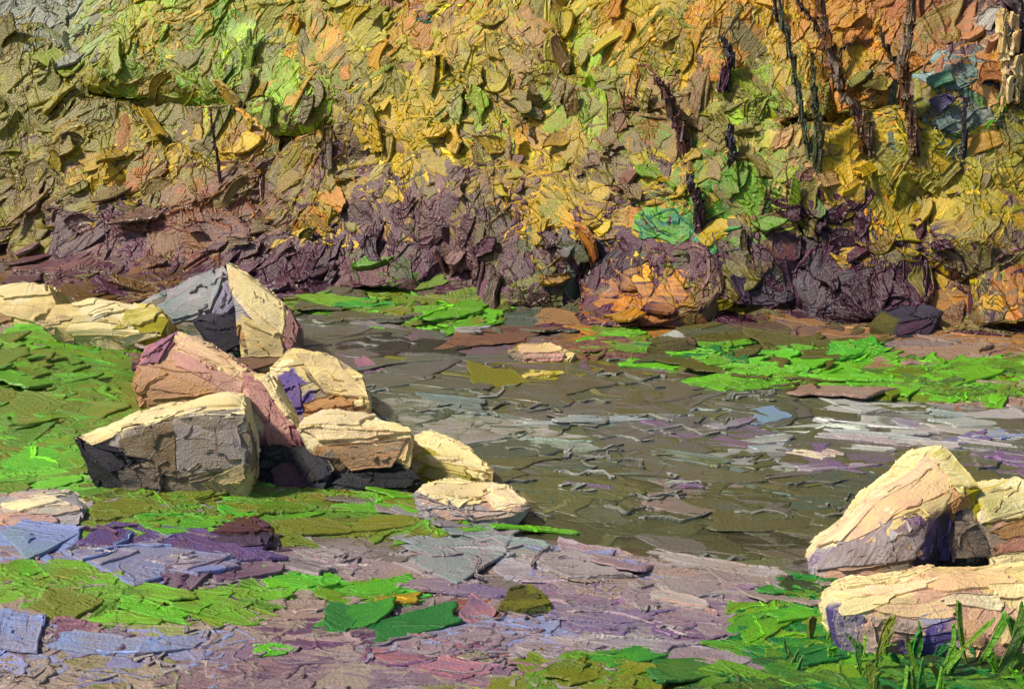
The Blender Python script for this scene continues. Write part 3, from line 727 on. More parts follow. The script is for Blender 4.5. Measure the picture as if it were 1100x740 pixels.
boulder('boulder', 'large grey-brown fronted boulder with a cream ledge on top beside the grass', (180, 530),
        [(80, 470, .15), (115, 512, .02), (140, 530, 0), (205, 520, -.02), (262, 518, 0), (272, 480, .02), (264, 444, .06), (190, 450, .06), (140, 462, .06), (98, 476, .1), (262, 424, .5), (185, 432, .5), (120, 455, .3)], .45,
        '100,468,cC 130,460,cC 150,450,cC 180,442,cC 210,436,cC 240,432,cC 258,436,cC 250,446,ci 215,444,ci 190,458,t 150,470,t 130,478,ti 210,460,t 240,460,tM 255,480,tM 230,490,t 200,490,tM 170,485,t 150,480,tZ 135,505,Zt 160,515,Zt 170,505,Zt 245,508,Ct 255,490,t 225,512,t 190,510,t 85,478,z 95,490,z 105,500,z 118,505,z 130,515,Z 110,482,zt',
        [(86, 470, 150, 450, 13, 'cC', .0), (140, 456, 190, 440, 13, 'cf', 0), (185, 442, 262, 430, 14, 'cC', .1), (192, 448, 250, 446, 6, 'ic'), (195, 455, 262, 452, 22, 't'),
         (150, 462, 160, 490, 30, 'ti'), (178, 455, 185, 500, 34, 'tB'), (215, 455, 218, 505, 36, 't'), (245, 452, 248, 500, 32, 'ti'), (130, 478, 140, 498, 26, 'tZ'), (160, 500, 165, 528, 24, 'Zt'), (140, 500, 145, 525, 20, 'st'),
         (78, 476, 120, 505, 22, 'z', 0), (100, 480, 160, 492, 10, 'zZ'), (235, 512, 262, 495, 12, 'Cy'), (200, 512, 240, 505, 12, 'tk')], n=330, W=(10, 20), facets=[([(78, 470), (185, 432), (190, 448), (102, 478)], 'cC'), ([(183, 433), (264, 424), (264, 441), (190, 448)], 'cC'), ([(187, 451), (264, 444), (266, 500), (190, 515)], 'ti'), ([(128, 474), (188, 450), (192, 515), (150, 500)], 'tB'), ([(68, 468), (104, 480), (168, 494), (120, 508)], 'zN'), ([(126, 500), (172, 496), (176, 528), (134, 526)], 'Zt'), ([(225, 515), (262, 496), (265, 514), (240, 520)], 'Ct')], group=GR_L, thick=.010)  # near-black facets at the lower left paint the boulder's shaded underside
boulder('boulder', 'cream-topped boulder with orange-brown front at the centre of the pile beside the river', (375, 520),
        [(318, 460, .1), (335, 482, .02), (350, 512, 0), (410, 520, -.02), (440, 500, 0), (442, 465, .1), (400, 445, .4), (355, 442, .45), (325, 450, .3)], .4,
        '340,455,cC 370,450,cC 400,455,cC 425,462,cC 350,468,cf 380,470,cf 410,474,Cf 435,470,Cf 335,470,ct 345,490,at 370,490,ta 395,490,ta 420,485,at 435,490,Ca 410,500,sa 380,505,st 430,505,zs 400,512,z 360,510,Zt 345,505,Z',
        [(325, 452, 395, 452, 15, 'cC', .1), (335, 465, 405, 474, 13, 'cf', 0), (395, 455, 440, 466, 14, 'Cc'), (350, 484, 400, 490, 16, 'ta'), (395, 500, 400, 480, 20, 'aB'), (420, 478, 415, 500, 16, 'ta'), (355, 508, 375, 490, 14, 'Bt'), (395, 514, 435, 505, 10, 'z'), (436, 472, 430, 495, 10, 'Cf')], n=170, facets=[([(320, 456), (405, 446), (440, 466), (346, 476)], 'cf'), ([(350, 478), (440, 470), (420, 502), (378, 506)], 'ta')], group=GR_L)  # near-black strokes along the foot are painted shade
boulder('boulder', 'dark purple stone with black painted shade under the pink wedge and the brown-fronted boulders', (325, 530),  # purple is the stone's own; black around it is painted recess shade
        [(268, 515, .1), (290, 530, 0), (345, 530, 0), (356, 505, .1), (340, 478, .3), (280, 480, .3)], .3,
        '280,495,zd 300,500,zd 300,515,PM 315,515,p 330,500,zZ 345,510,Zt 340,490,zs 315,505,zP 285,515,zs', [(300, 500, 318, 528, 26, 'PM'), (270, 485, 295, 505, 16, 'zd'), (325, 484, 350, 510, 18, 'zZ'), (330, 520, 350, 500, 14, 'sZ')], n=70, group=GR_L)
boulder('boulder', 'stone shape painted black as the shadow right of the brown-fronted boulder', (405, 532), [(350, 520, .05), (380, 534, 0), (430, 532, 0), (452, 518, .05), (440, 500, .2), (370, 505, .2)], .25,  # black colour is the shade below the boulders, painted on a shape
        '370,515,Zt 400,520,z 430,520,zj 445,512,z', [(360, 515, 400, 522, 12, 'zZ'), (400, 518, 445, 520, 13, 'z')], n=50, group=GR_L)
boulder('boulder', 'cream boulder at the water just above the lowest flat stone of the left pile', (485, 524),
        [(440, 500, .1), (455, 522, 0), (525, 522, 0), (531, 506, .02), (500, 478, .25), (462, 463, .45), (445, 468, .35)], .35,
        '460,470,cC 480,480,cC 500,490,cC 520,505,Cc 480,500,yC 455,485,Cy 460,505,ya 500,510,yC 450,495,Ct 485,515,ta',
        [(450, 470, 520, 502, 20, 'cC', .05), (470, 485, 525, 512, 14, 'Cc', 0), (450, 488, 500, 510, 16, 'yC', .05), (455, 508, 500, 516, 13, 'yt')], n=110, facets=[([(444, 466), (492, 470), (529, 506), (464, 498)], 'cC')], group=GR_L)
boulder('boulder', 'flat cream and pink stone lying lowest and nearest the water in the left pile', (505, 562),
        [(444, 532, .1), (460, 552, .02), (490, 562, 0), (540, 556, 0), (568, 545, .05), (545, 522, .35), (490, 516, .45), (455, 522, .3)], .25,
        '470,528,cC 500,525,cC 520,530,cC 545,532,cf 490,538,cC 530,545,fc 550,545,Ic 460,538,if 470,548,iV 490,554,if 520,554,if 555,550,if',
        [(455, 528, 525, 524, 20, 'cC', -.1), (470, 540, 520, 538, 14, 'cC', 0), (520, 532, 560, 545, 18, 'cf', 0), (450, 538, 500, 558, 13, 'im', .1), (495, 557, 560, 548, 11, 'fi', .1)], n=120, facets=[([(464, 530), (510, 518), (532, 528), (492, 547)], 'cC'), ([(446, 533), (490, 548), (562, 550), (480, 561)], 'if'), ([(520, 522), (545, 524), (566, 545), (530, 547)], 'cf')], group=GR_L)
# right bank
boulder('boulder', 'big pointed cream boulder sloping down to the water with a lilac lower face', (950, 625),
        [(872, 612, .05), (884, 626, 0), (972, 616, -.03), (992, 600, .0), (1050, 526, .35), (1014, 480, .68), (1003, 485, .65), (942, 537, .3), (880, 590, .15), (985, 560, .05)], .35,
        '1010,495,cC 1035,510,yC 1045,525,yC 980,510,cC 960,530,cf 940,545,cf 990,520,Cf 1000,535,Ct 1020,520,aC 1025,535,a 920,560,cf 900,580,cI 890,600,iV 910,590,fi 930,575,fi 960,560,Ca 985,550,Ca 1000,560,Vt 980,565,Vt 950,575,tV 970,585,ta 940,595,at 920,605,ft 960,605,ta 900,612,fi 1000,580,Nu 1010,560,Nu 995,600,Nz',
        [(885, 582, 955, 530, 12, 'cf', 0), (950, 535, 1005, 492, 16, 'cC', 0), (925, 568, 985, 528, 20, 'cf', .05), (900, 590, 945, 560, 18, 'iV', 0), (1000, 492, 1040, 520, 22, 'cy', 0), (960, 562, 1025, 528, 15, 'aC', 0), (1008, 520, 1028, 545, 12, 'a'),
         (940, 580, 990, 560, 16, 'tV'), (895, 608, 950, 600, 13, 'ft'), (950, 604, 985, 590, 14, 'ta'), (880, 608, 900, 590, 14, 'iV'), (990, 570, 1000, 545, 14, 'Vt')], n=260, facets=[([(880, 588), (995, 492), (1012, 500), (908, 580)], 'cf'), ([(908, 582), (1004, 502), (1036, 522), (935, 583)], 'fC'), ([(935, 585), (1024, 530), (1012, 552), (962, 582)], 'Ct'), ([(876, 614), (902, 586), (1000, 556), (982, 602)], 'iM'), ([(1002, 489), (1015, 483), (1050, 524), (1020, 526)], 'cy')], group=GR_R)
boulder('boulder', 'stone shape painted dark grey and navy as the shadow recess between the right-hand cream boulders', (1030, 610),  # fills the shadow recess; dark tones are shade painted in
        [(980, 608, -.05), (1010, 612, -.08), (1060, 610, 0), (1070, 580, .05), (1055, 550, .15), (1022, 545, .05), (992, 575, .0)], .3,
        '1000,580,N 1010,595,Nz 1000,605,z 1030,570,Zt 1045,570,tZ 1050,590,tZ 1030,595,Zt 1060,600,z 1065,570,Nz', [(995, 600, 1010, 568, 16, 'Nu'), (1030, 565, 1028, 600, 26, 'Zt'), (1050, 562, 1052, 600, 20, 'tZ'), (1000, 609, 1060, 606, 6, 'z'), (1062, 565, 1066, 600, 9, 'Nz')], n=80, facets=[([(1024, 560), (1060, 554), (1068, 598), (1026, 600)], 'tZ'), ([(990, 580), (1020, 558), (1018, 600), (992, 606)], 'Nu')], group=GR_R)
boulder('boulder', 'yellow-cream boulder with an orange lower face at the right edge', (1085, 612),
        [(1068, 605, 0), (1160, 612, 0), (1165, 530, .3), (1088, 513, .4), (1045, 530, .3), (1040, 545, .15), (1062, 575, .05)], .5,
        '1060,530,cy 1090,525,cC 1060,545,yC 1080,550,yC 1095,545,Cy 1085,570,fa 1095,580,fa 1075,585,tC 1090,600,Ct 1110,560,a 1130,540,cC',
        [(1048, 536, 1098, 520, 18, 'yC', 0), (1052, 550, 1100, 545, 18, 'cy', 0), (1070, 574, 1108, 566, 12, 'aK'), (1070, 590, 1105, 582, 14, 'aI'), (1066, 602, 1110, 596, 12, 'cC')], n=130, facets=[([(1044, 534), (1090, 514), (1130, 540), (1062, 562)], 'cy')], group=GR_R)
boulder('boulder', 'long low cream boulder with a violet left end behind the grass at the lower right', (990, 705),
        [(890, 655, .05), (905, 702, 0), (1000, 705, -.02), (1170, 700, -.02), (1170, 610, .35), (1080, 612, .35), (1000, 625, .35), (930, 625, .35), (898, 640, .2)], .4,
        '910,640,cC 940,635,cC 970,632,cC 1000,630,fC 1030,628,fC 1060,625,Cf 1090,625,Cc 920,655,cC 960,650,Cf 1000,650,fC 1040,645,fC 1080,645,Cf 900,660,uV 915,675,ui 905,690,u 930,690,ui 950,680,fi 980,680,fi 1000,675,if 1010,665,ui 1040,665,fC 1060,670,f 1090,665,f 985,690,u 1100,650,cC 1130,650,fC 1150,680,f',
        [(903, 655, 960, 640, 18, 'cC', 0), (930, 635, 1000, 628, 14, 'cC', 0), (990, 632, 1080, 620, 14, 'Cf', 0), (940, 655, 1020, 655, 16, 'fC', .05), (1010, 645, 1075, 648, 15, 'cf', 0), (1065, 635, 1120, 632, 14, 'cC'), (905, 665, 915, 700, 24, 'ui'), (925, 668, 935, 702, 20, 'fi'), (900, 658, 903, 690, 12, 'Vi'),
         (955, 668, 990, 672, 18, 'fi'), (985, 688, 1030, 680, 8, 'u'), (990, 668, 1020, 660, 10, 'ib'), (1040, 665, 1050, 695, 24, 'fa'), (1080, 660, 1085, 695, 24, 'fC')], n=330, group=GR_R, L=(26, 52), W=(12, 22))
# small stones
boulder('stone', 'small cream stone on the far bank between two green grass strips', (585, 390), [(545, 378, .1), (570, 390, 0), (610, 386, 0), (618, 380, .05), (590, 370, .3), (560, 370, .3)], .2,
        '560,372,yt 580,372,Ct 600,378,Ct 570,382,ft 590,384,fI 555,378,ta', [(558, 376, 600, 374, 8, 'Cf'), (565, 384, 605, 382, 6, 'ft')], n=60, cat='stone', rough=.01)
boulder('stone', 'small pale stone half sunk in the river near the far bank', (592, 410), [(555, 406, .1), (575, 411, 0), (600, 407, 0), (596, 400, .2), (565, 401, .2)], .15,
        '575,405,yC 590,404,yC 565,407,yj', [(558, 406, 596, 402, 5, 'yC')], n=26, cat='stone', rough=.008, L=(16, 30), W=(5, 9))
boulder('stone', 'flat pale pink stone on the mauve mud at the left edge', (40, 568), [(-20, 556, .1), (20, 569, 0), (85, 562, 0), (88, 545, .15), (60, 532, .4), (0, 534, .4)], .2,
        '20,545,if 50,540,ic 70,542,ic 40,555,if 75,555,im 10,555,fn', [(10, 548, 60, 536, 12, 'ci'), (40, 552, 84, 546, 12, 'if'), (10, 562, 60, 558, 11, 'fm')], n=80, cat='stone', rough=.012)
boulder('stone', 'dark navy stone at the edge of the green grass strip in the lower left', (262, 592), [(222, 580, .05), (240, 592, 0), (285, 590, 0), (290, 576, .1), (262, 564, .3), (230, 566, .3)], .2,
        '240,575,N 260,570,rp 275,580,N 250,585,Nb', [(232, 570, 280, 572, 9, 'rP'), (235, 584, 280, 580, 14, 'Np')], n=40, cat='stone', rough=.01)
boulder('stone', 'small dark mossy stone on the mauve mud right of the green tufts', (575, 662), [(535, 654, .05), (560, 662, 0), (592, 660, 0), (592, 648, .1), (570, 642, .25), (545, 645, .2)], .15,
        '560,650,kx 580,650,jk 550,655,kx 575,658,xs', [(545, 652, 585, 648, 9, 'kj'), (560, 655, 588, 655, 10, 'xk')], n=36, cat='stone', rough=.008)
boulder('stone', 'rounded grey stone at the foot of the far bank bushes', (720, 384), [(695, 374, .05), (712, 384, 0), (745, 382, 0), (748, 366, .1), (725, 355, .3), (705, 362, .25)], .2,
        '715,368,kd 735,368,kM 720,378,ks 740,376,k 728,358,vk', [(700, 366, 742, 358, 5, 'vi', -.3), (705, 374, 742, 370, 15, 'ks')], n=40, cat='stone', rough=.01)
boulder('stone', 'dark violet pointed stone on the far bank below the dark red bushes', (985, 362), [(935, 350, .1), (965, 362, 0), (1000, 358, 0), (1012, 335, .1), (978, 320, .35), (945, 335, .25)], .3,
        '965,335,NP 985,340,N 950,345,kN 975,352,N 995,350,NP', [(950, 345, 990, 325, 18, 'Nk'), (965, 355, 1000, 345, 12, 'PN')], n=60, cat='stone', rough=.012)

# ------------------------------------------------------------------ undergrowth covering the far slope
BG_ROWS = [15, 50, 85, 120, 155, 190, 225, 260, 295]
BG = [  # per row: 22 columns at px 25, 75 ... 1075
 'Gd GT lL YL Lg yO YA yT yA AY yL LT YL YA YO AT YA AY SA SK KS MN',
 'oT GT lO YO ld TL AY yT YP YT YL KT yT AY YO AT SY AY AS SK KS FK',
 'OL OL lO Oo gl lO lL TO YO YL LT TK TS OT gd TK TO YO AT TO dN AF',
 'OT To Oo oO MT oT l TB YO YT Tl TM lT RK KT TO lT kO YO dQ NT dg',
 'OA OY YO TY YO AT To PT YM TY TY YA MT MT TK oT lT FO YL dL OL LO',
 'OB oM OY TR RT RM OT MP MT YT MO YM MT TM YO gT To OP TL OM OY YO',
 'OB MT MP RK RM BM OY Yo PM PM PM YO YO PY PT gd lT PD YD OY OM OY',
 'oM MP PM BP RP MP PD PD PM MP kM PM dD PD PM kP ko DP D DP DY OP',
 'MP MP P BP PM PD PD PM kg PM Pk kP PM PA PM oP PN DN D PD PB TP']
def pick_bg(px, py):
    i = int(np.clip(round((py - 15) / 35), 0, 8)); j = int(np.clip(round((px - 25) / 50), 0, 21))
    return BG[i].split()[j]
# ------------------------------------------------------------------ bushes and tree crowns on the slope
def leafy(P, c, r, codes, n, u, L=(22, 62), W=(14, 36), flat=.18, drift=0.9):
    for k in range(n):
        v = Vector(rng.normal(0, 1, 3)).normalized()
        if v.z < -.5 and rng.random() < .6: v.z = -v.z
        if v.y > .35 and rng.random() < .5: v.y = -v.y
        q = Vector((v.x * r, v.y * r * flat, v.z * r)) * rng.uniform(.5, 1.15)
        n_ = (v * .22 + Vector((0, -.85, .5)) + Vector(rng.normal(0, .10, 3))).normalized()
        th = rng.normal(drift, .6)
        d = Vector((math.cos(th), rng.normal(0, .2), math.sin(th)))
        c1, c2 = pig(codes if isinstance(codes, str) else codes[int(rng.integers(len(codes)))])
        if rng.random() < .35: c1, c2 = c2, c1
        if not isinstance(codes, str) and rng.random() < .5: c2 = pig(codes[int(rng.integers(len(codes)))])[0]
        big = rng.random() ** 1.6
        P.add(Vector(c) + q, d, n_, (L[0] + (L[1] - L[0]) * big) * u, (W[0] + (W[1] - W[0]) * big) * u * rng.uniform(.8, 1.2), vary(c1, .14), vary(c2, .14), thick=.035 * u * FPX / 16 * rng.uniform(.4, 1.3),
              bend=rng.normal(0, .22), taper=rng.uniform(.05, .7), bead=1.2, ridge=.6)

def limb(P, pts, codes, w0, w1, u):
    """bark as long twisting strokes round a tapering stem"""
    for a, b, k in zip(pts[:-1], pts[1:], range(99)):
        f = k / max(1, len(pts) - 1); w = w0 + (w1 - w0) * f
        for m in range(11):
            ang = m * 6.283 / 11 + rng.normal(0, .2)
            o = Vector((math.cos(ang), math.sin(ang), 0))
            c1, c2 = pig(codes[int(rng.integers(len(codes)))])
            off = o * w * .40
            A = Vector(a) + off; B = Vector(b) + off * .92
            P.add((A + B) / 2 + Vector(rng.normal(0, w * .12, 3)), B - A + Vector(rng.normal(0, w * .12, 3)), o, (B - A).length * rng.uniform(1.0, 1.15), w * rng.uniform(.35, .75), vary(c1, .15), vary(c2, .15), thick=w * .12, taper=.8, bend=rng.normal(0, .12), ridge=.1)
def stem_body(pts, w0, w1):
    V, F = [], []
    m = 9
    for k, p in enumerate(pts):
        w = (w0 + (w1 - w0) * k / max(1, len(pts) - 1)) * .42
        for i in range(m):
            a = i * 6.283 / m
            V.append((p[0] + math.cos(a) * w, p[1] + math.sin(a) * w, p[2]))
    for k in range(len(pts) - 1):
        for i in range(m):
            F.append([k * m + i, k * m + (i + 1) % m, (k + 1) * m + (i + 1) % m, (k + 1) * m + i])
    F.append(list(range(m))[::-1]); F.append([(len(pts) - 1) * m + i for i in range(m)])
    return V, F
def crook(pts, w):
    out = [pts[0]]
    for a, b in zip(pts[:-1], pts[1:]):
        m = a.lerp(b, rng.uniform(.4, .6)) + Vector((rng.normal(0, w * .22), rng.normal(0, w * .2), 0))
        out += [m, b]
    return out
def trunk(name, parent, px_pts, w0, w1, codes, Y, twigs=(), rooted=True):
    """px_pts from foot to top at depth Y"""
    u = (on_y(px_pts[0][0], px_pts[0][1], Y) - CAM).length / FPX
    pts = crook([on_y(x, y, Y + .02 * k) for k, (x, y) in enumerate(px_pts)], w0 * u)
    dn = (pts[0] - pts[1]).normalized()
    gz = float(height(pts[0].x, pts[0].y))
    if rooted: pts = [pts[0] + Vector((dn.x, 0, dn.z)) * min(.22, max(.12, (pts[0].z - gz) + .05))] + pts
    P = Paint(); limb(P, pts, codes, w0 * u, w1 * u, u)
    V, F = stem_body(pts, w0 * u * .9, w1 * u * .9)
    for tw in twigs:
        q = [on_y(x, y, Y) for x, y in tw[1]]
        limb(P, q, codes, tw[0] * u, tw[0] * .5 * u, u)
        v2, f2 = stem_body(q, tw[0] * u * .8, tw[0] * .4 * u)
        b0 = len(V); V += v2; F += [[i + b0 for i in f] for f in f2]
    return build(name, P, (V, [np.array(f) for f in F], PAL['s']), MAT_FAR, parent)

# (kind, label, centre px, py; half-width, half-height px; stands in front of the slope by m; trunks)
SHRUBS = 'autumn bushes on the far slope'
TREES = 'autumn trees on the far slope'
PLANTS = [
 ('tree', 'yellow-green leafy tree near the top left beside the pale gap', 140, 45, 55, 50, 1.2, []),
 ('bush', 'olive bush at the far left edge below the pale gap', 30, 90, 55, 50, .9, []),
 ('bush', 'olive-gold bush at the left edge halfway up the slope', 20, 190, 50, 60, .8, []),
 ('bush', 'golden-leaved bush with mauve patches left of the thin dark sapling', 115, 170, 55, 45, .9, []),
 ('tree', 'yellow and olive tree with light green leaves in the upper left', 235, 50, 60, 55, 1.2, [((236, 188), (232, 160), (226, 118)) + (3, 1.6, 'BP Ps')]),
 ('tree', 'pale green tree with an orange patch at the top beside the yellow-olive one', 320, 70, 50, 65, 1.3, []),
 ('bush', 'rust and mauve bush low on the slope below the thin sapling', 215, 215, 60, 45, .9, []),
 ('bush', 'bush with bright yellow and amber leaves around the thin sapling', 245, 158, 45, 30, 1.15, []),
 ('bush', 'dark mauve bush above the long cream boulder', 90, 260, 60, 45, .9, []),
 ('bush', 'brown-purple bush directly behind the blue-grey boulder', 200, 280, 60, 40, .7, []),
 ('bush', 'bush with orange-yellow leaves above the dark purple undergrowth', 340, 205, 45, 45, 1.1, []),
 ('bush', 'deep purple bush behind the pointed cream slab', 310, 275, 60, 38, .7, []),
 ('tree', 'yellow-taupe tree with an emerald spot at the top centre', 425, 50, 60, 60, 1.2, []),
 ('tree', 'yellow tree with pink-brown dabs at the top centre', 535, 50, 60, 60, 1.2, []),
 ('bush', 'bush with clear yellow leaves above the mauve and purple bush', 430, 130, 55, 40, 1.1, []),
 ('bush', 'mauve and purple bush over the far bank grass', 430, 215, 60, 50, .9, []),
 ('bush', 'dark purple bush rising straight from the far grass', 400, 275, 65, 30, .7, []),
 ('bush', 'olive-yellow bush in the centre of the slope', 525, 135, 50, 45, 1.0, []),
 ('bush', 'purple and taupe bush with gold tips at the centre of the far bank', 520, 230, 50, 50, .9, []),
 ('bush', 'green and olive bush with long dark strokes leaning over the water', 570, 285, 45, 35, .9, []),
 ('bush', 'bright golden bush low in the centre above the water', 600, 225, 50, 32, 1.3, []),
 ('bush', 'taupe bush with reddish touches beside the slanting dark trunk', 620, 150, 45, 50, .9, []),
 ('tree', 'golden tree with a short slanting dark trunk', 690, 50, 65, 55, 1.1, [((733, 152), (724, 125), (712, 92), (704, 84)) + (12, 5, 'rP sB PB')]),
 ('bush', 'dark bush with emerald and orange dabs above the far bank', 690, 250, 45, 38, 1.2, []),
 ('bush', 'bush with hanging amber leaves over purple stems at the water', 700, 310, 60, 34, .9, []),
 ('bush', 'taupe and mauve bush below the slanting dark trunk', 690, 180, 45, 45, .9, [((750, 226), (746, 205), (742, 188)) + (11, 6, 'sP Ps')]),
 ('tree', 'green and olive tree right of the slanting trunk', 780, 70, 45, 60, 1.0, [((787, 168), (785, 150), (786, 135)) + (8, 6, 'Ns s'), ((783, 72), (780, 50), (774, 40)) + (9, 4, 'Ns P')]),
 ('bush', 'green bush with fresh green blades above the dark violet stones', 785, 190, 50, 50, 1.0, []),
 ('bush', 'olive and mauve bush at the far bank right of the amber one', 800, 275, 55, 45, .8, []),
 ('tree', 'tree with two thin dark green leaning stems', 850, 60, 40, 60, .9, [((866, 152), (860, 110), (850, 60), (836, 0)) + (6, 3, 'kd d'), ((842, 30), (833, 15), (831, -8)) + (4, 3, 'sN twig'), ((880, 156), (876, 125), (874, 95), (872, 58)) + (9, 3, 'kd ks x')]),
 ('bush', 'bush with pale flesh-coloured and light green dabs', 875, 195, 45, 45, 1.05, []),
 ('tree', 'orange-gold tree on a long dark leaning trunk', 920, 50, 45, 60, .75, [((927, 138), (915, 112), (900, 82), (888, 52), (882, 20), (877, -20)) + (12, 7, 'BM tM RB'), ((884, 42), (872, 20), (858, 4), (850, -12)) + (4, 3, 'sB twig'), ((893, 70), (905, 52), (922, 40)) + (4, 2, 'sB twig')]),
 ('tree', 'salmon and orange tree on a twisted dark brown trunk', 995, 45, 50, 60, .75, [((982, 142), (977, 118), (969, 88), (972, 55), (976, 25), (982, -20)) + (11, 7, 'BR rB Bt'), ((968, 75), (950, 50), (945, 30)) + (4, 2, 'sB twig')]),
 ('bush', 'bush with dark maroon heart and golden leaves low on the right', 935, 250, 60, 40, 1.0, []),
 ('bush', 'yellow-olive bush below the twisted brown trunk', 965, 170, 60, 38, 1.2, []),
 ('bush', 'maroon and violet bush at the water below the golden leaves', 930, 305, 65, 32, .7, []),
 ('bush', 'blue-green shrub with navy gaps at the upper right', 1020, 110, 45, 45, 1.0, [((1036, 140), (1034, 120), (1037, 106)) + (5, 4, 'Ns')]),
 ('tree', 'tree with a pale peeling trunk at the right edge', 1090, 45, 45, 60, .9, [((1086, 80), (1085, 55), (1080, 15)) + (20, 15, 'FC cF'), ((1100, 35), (1092, 10), (1084, -20)) + (14, 12, 'NM Mi')]),
 ('bush', 'golden-olive bush at the right edge halfway up', 1065, 175, 60, 45, 1.1, []),
 ('bush', 'dark bush with gold leaves at the right edge above the orange one', 1045, 250, 60, 42, .9, []),
 ('bush', 'small bright orange bush on the far bank at the right edge', 1085, 325, 35, 26, 1.0, []),
]
SPECIAL = {  # clumps whose colour differs from their surroundings: px, py, radius px, codes, strokes
 0: [(132, 55, 24, ['lL', 'lO'], 20), (130, 5, 18, ['Lg', 'L'], 14)],
 7: [(207, 155, 20, ['Y', 'YO'], 16), (258, 157, 20, ['AY', 'Y'], 16)],
 5: [(300, 95, 24, ['lg', 'l'], 20), (322, 18, 22, ['A', 'AY'], 16)],
 10: [(352, 218, 24, ['A', 'AY', 'YO'], 20)],
 12: [(455, 40, 9, ['E', 'El'], 12)],
 14: [(463, 120, 18, ['Y', 'YL'], 12), (410, 135, 20, ['Y', 'YO'], 14)],
 20: [(575, 238, 24, ['Y', 'YA', 'Y'], 26), (622, 242, 24, ['Y', 'YA', 'Y'], 26), (600, 175, 22, ['Y', 'YO'], 16)],
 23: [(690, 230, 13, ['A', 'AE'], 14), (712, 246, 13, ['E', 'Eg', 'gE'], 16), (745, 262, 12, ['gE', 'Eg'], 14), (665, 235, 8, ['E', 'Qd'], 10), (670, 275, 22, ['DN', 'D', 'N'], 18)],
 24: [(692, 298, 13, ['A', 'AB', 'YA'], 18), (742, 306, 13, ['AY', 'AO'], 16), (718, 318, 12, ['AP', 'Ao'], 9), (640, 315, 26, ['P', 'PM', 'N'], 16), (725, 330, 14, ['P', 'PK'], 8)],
 27: [(822, 200, 14, ['gO', 'gd', 'lg'], 18), (795, 238, 13, ['gT', 'lg', 'gE'], 16)],
 30: [(880, 166, 11, ['F', 'FK'], 12), (890, 203, 12, ['F', 'lF'], 14), (815, 150, 18, ['Fl', 'lF'], 12)],
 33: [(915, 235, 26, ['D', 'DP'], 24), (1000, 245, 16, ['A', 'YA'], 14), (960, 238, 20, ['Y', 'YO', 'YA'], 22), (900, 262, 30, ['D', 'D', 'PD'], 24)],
 36: [(1025, 85, 26, ['dQ', 'd', 'dE'], 22), (1030, 100, 20, ['N', 'Nu'], 14), (1020, 140, 26, ['dQ', 'Qv', 'dv'], 16)],
 37: [(1090, 20, 20, ['Mi', 'NM'], 10)],
 40: [(1085, 325, 24, ['A', 'AY', 'AS'], 26)],
 32: [(1000, 25, 28, ['SK', 'S'], 16), (1030, 45, 30, ['KS', 'Kf'], 16), (940, 30, 26, ['AS', 'A'], 16)],
 26: [(795, 70, 16, ['S', 'SY'], 12)],
 34: [(920, 165, 24, ['YL', 'Y'], 18), (1000, 148, 24, ['LY', 'L'], 14)],
 19: [(575, 290, 26, ['kx', 'kO', 'jk'], 20)],
}

def sheet_bv(V, F): return BVHTree.FromPolygons([tuple(v) for v in V], [tuple(f) for f in F])
OUT = Vector((0, -.88, .47))
domes = []
for i, (kind, label, cx, cy, hw, hh, fwd, trunks) in enumerate(PLANTS):
    # a lumpy leafy mass swelling out of the slope, its rim sunk into the hill
    n1, n2 = 38, 30
    V = []
    seed = i * 7.3
    for a in range(n1):
        for b in range(n2):
            sx, sy = (a / (n1 - 1)) * 2 - 1, (b / (n2 - 1)) * 2 - 1
            p, nn, t = hit(cx + sx * hw * 1.25, min(cy + sy * hh * 1.25, 352))
            dd = min(1.3, (abs(sx) ** 2.6 + abs(sy) ** 2.6) ** (1 / 2.6))
            wob = .10 * math.sin(p.x * 1.25 + .9 * math.sin(p.z * 1.9)) * math.sin(p.z * 2.1 + 1.1 * math.sin(p.x * .9)) \
                + .055 * math.sin(p.x * 4.1 + 1.7 * math.sin(p.z * 3.3)) * math.sin(p.z * 5.3 + 1.3 * math.sin(p.x * 3.1)) \
                + .03 * math.sin(p.x * 9.7 + 2 * math.sin(p.z * 5)) * math.sin(p.z * 11.3 + p.x * 2)
            ragged = dd + .16 * math.sin(p.x * 3.3 + seed) * math.sin(p.z * 4.7 + seed * 2)
            off = .17 + wob + .03 * math.sin(seed * 5) + .06 * fwd * (1 - min(1.2, dd) ** 2) - .95 * max(0, ragged - .93)
            off *= float(sm((p.y - np.interp(p.x, FX, FY) + .3) / 1.0)) * .6 + .4
            V.append(p + OUT * off)
    V = np.array([tuple(v) for v in V])
    _i, _j = np.meshgrid(np.arange(n1 - 1), np.arange(n2 - 1), indexing='ij'); q = (_i * n2 + _j).ravel()
    domes.append((V, np.stack([q, q + n2, q + n2 + 1, q + 1], 1)))
# one tree over all the masses, to see which lies in front
allV = np.concatenate([d[0] for d in domes]); offs = np.cumsum([0] + [len(d[0]) for d in domes])
allF = np.concatenate([d[1] + o for d, o in zip(domes, offs)]); owner = np.concatenate([np.full(len(d[1]), k) for k, d in enumerate(domes)])
BV_D = sheet_bv(allV, allF)
def front(px, py):
    loc, n, k, t = BV_D.ray_cast(CAM, ray(px, py))
    g, gn, gt = hit(px, py)
    if loc is None or (gt and gt < t): return g, gn, gt, -1
    if n.y > 0: n = -n
    return loc, n, t, int(owner[k])
spt, spc = [], []
for ix in range(-8, 54):
    for iy in range(-1, 14):
        x = ix * 25 + rng.uniform(-8, 8); y = iy * 26 + rng.uniform(-8, 8)
        loc, n, t, k = front(x, y)
        if loc is None: continue
        spt.append(tuple(loc)); spc.append(pick_bg(x + rng.normal(0, 9), y + rng.normal(0, 7)))
LEAF = Spots(list(zip(spt, spc)))
SP2 = []
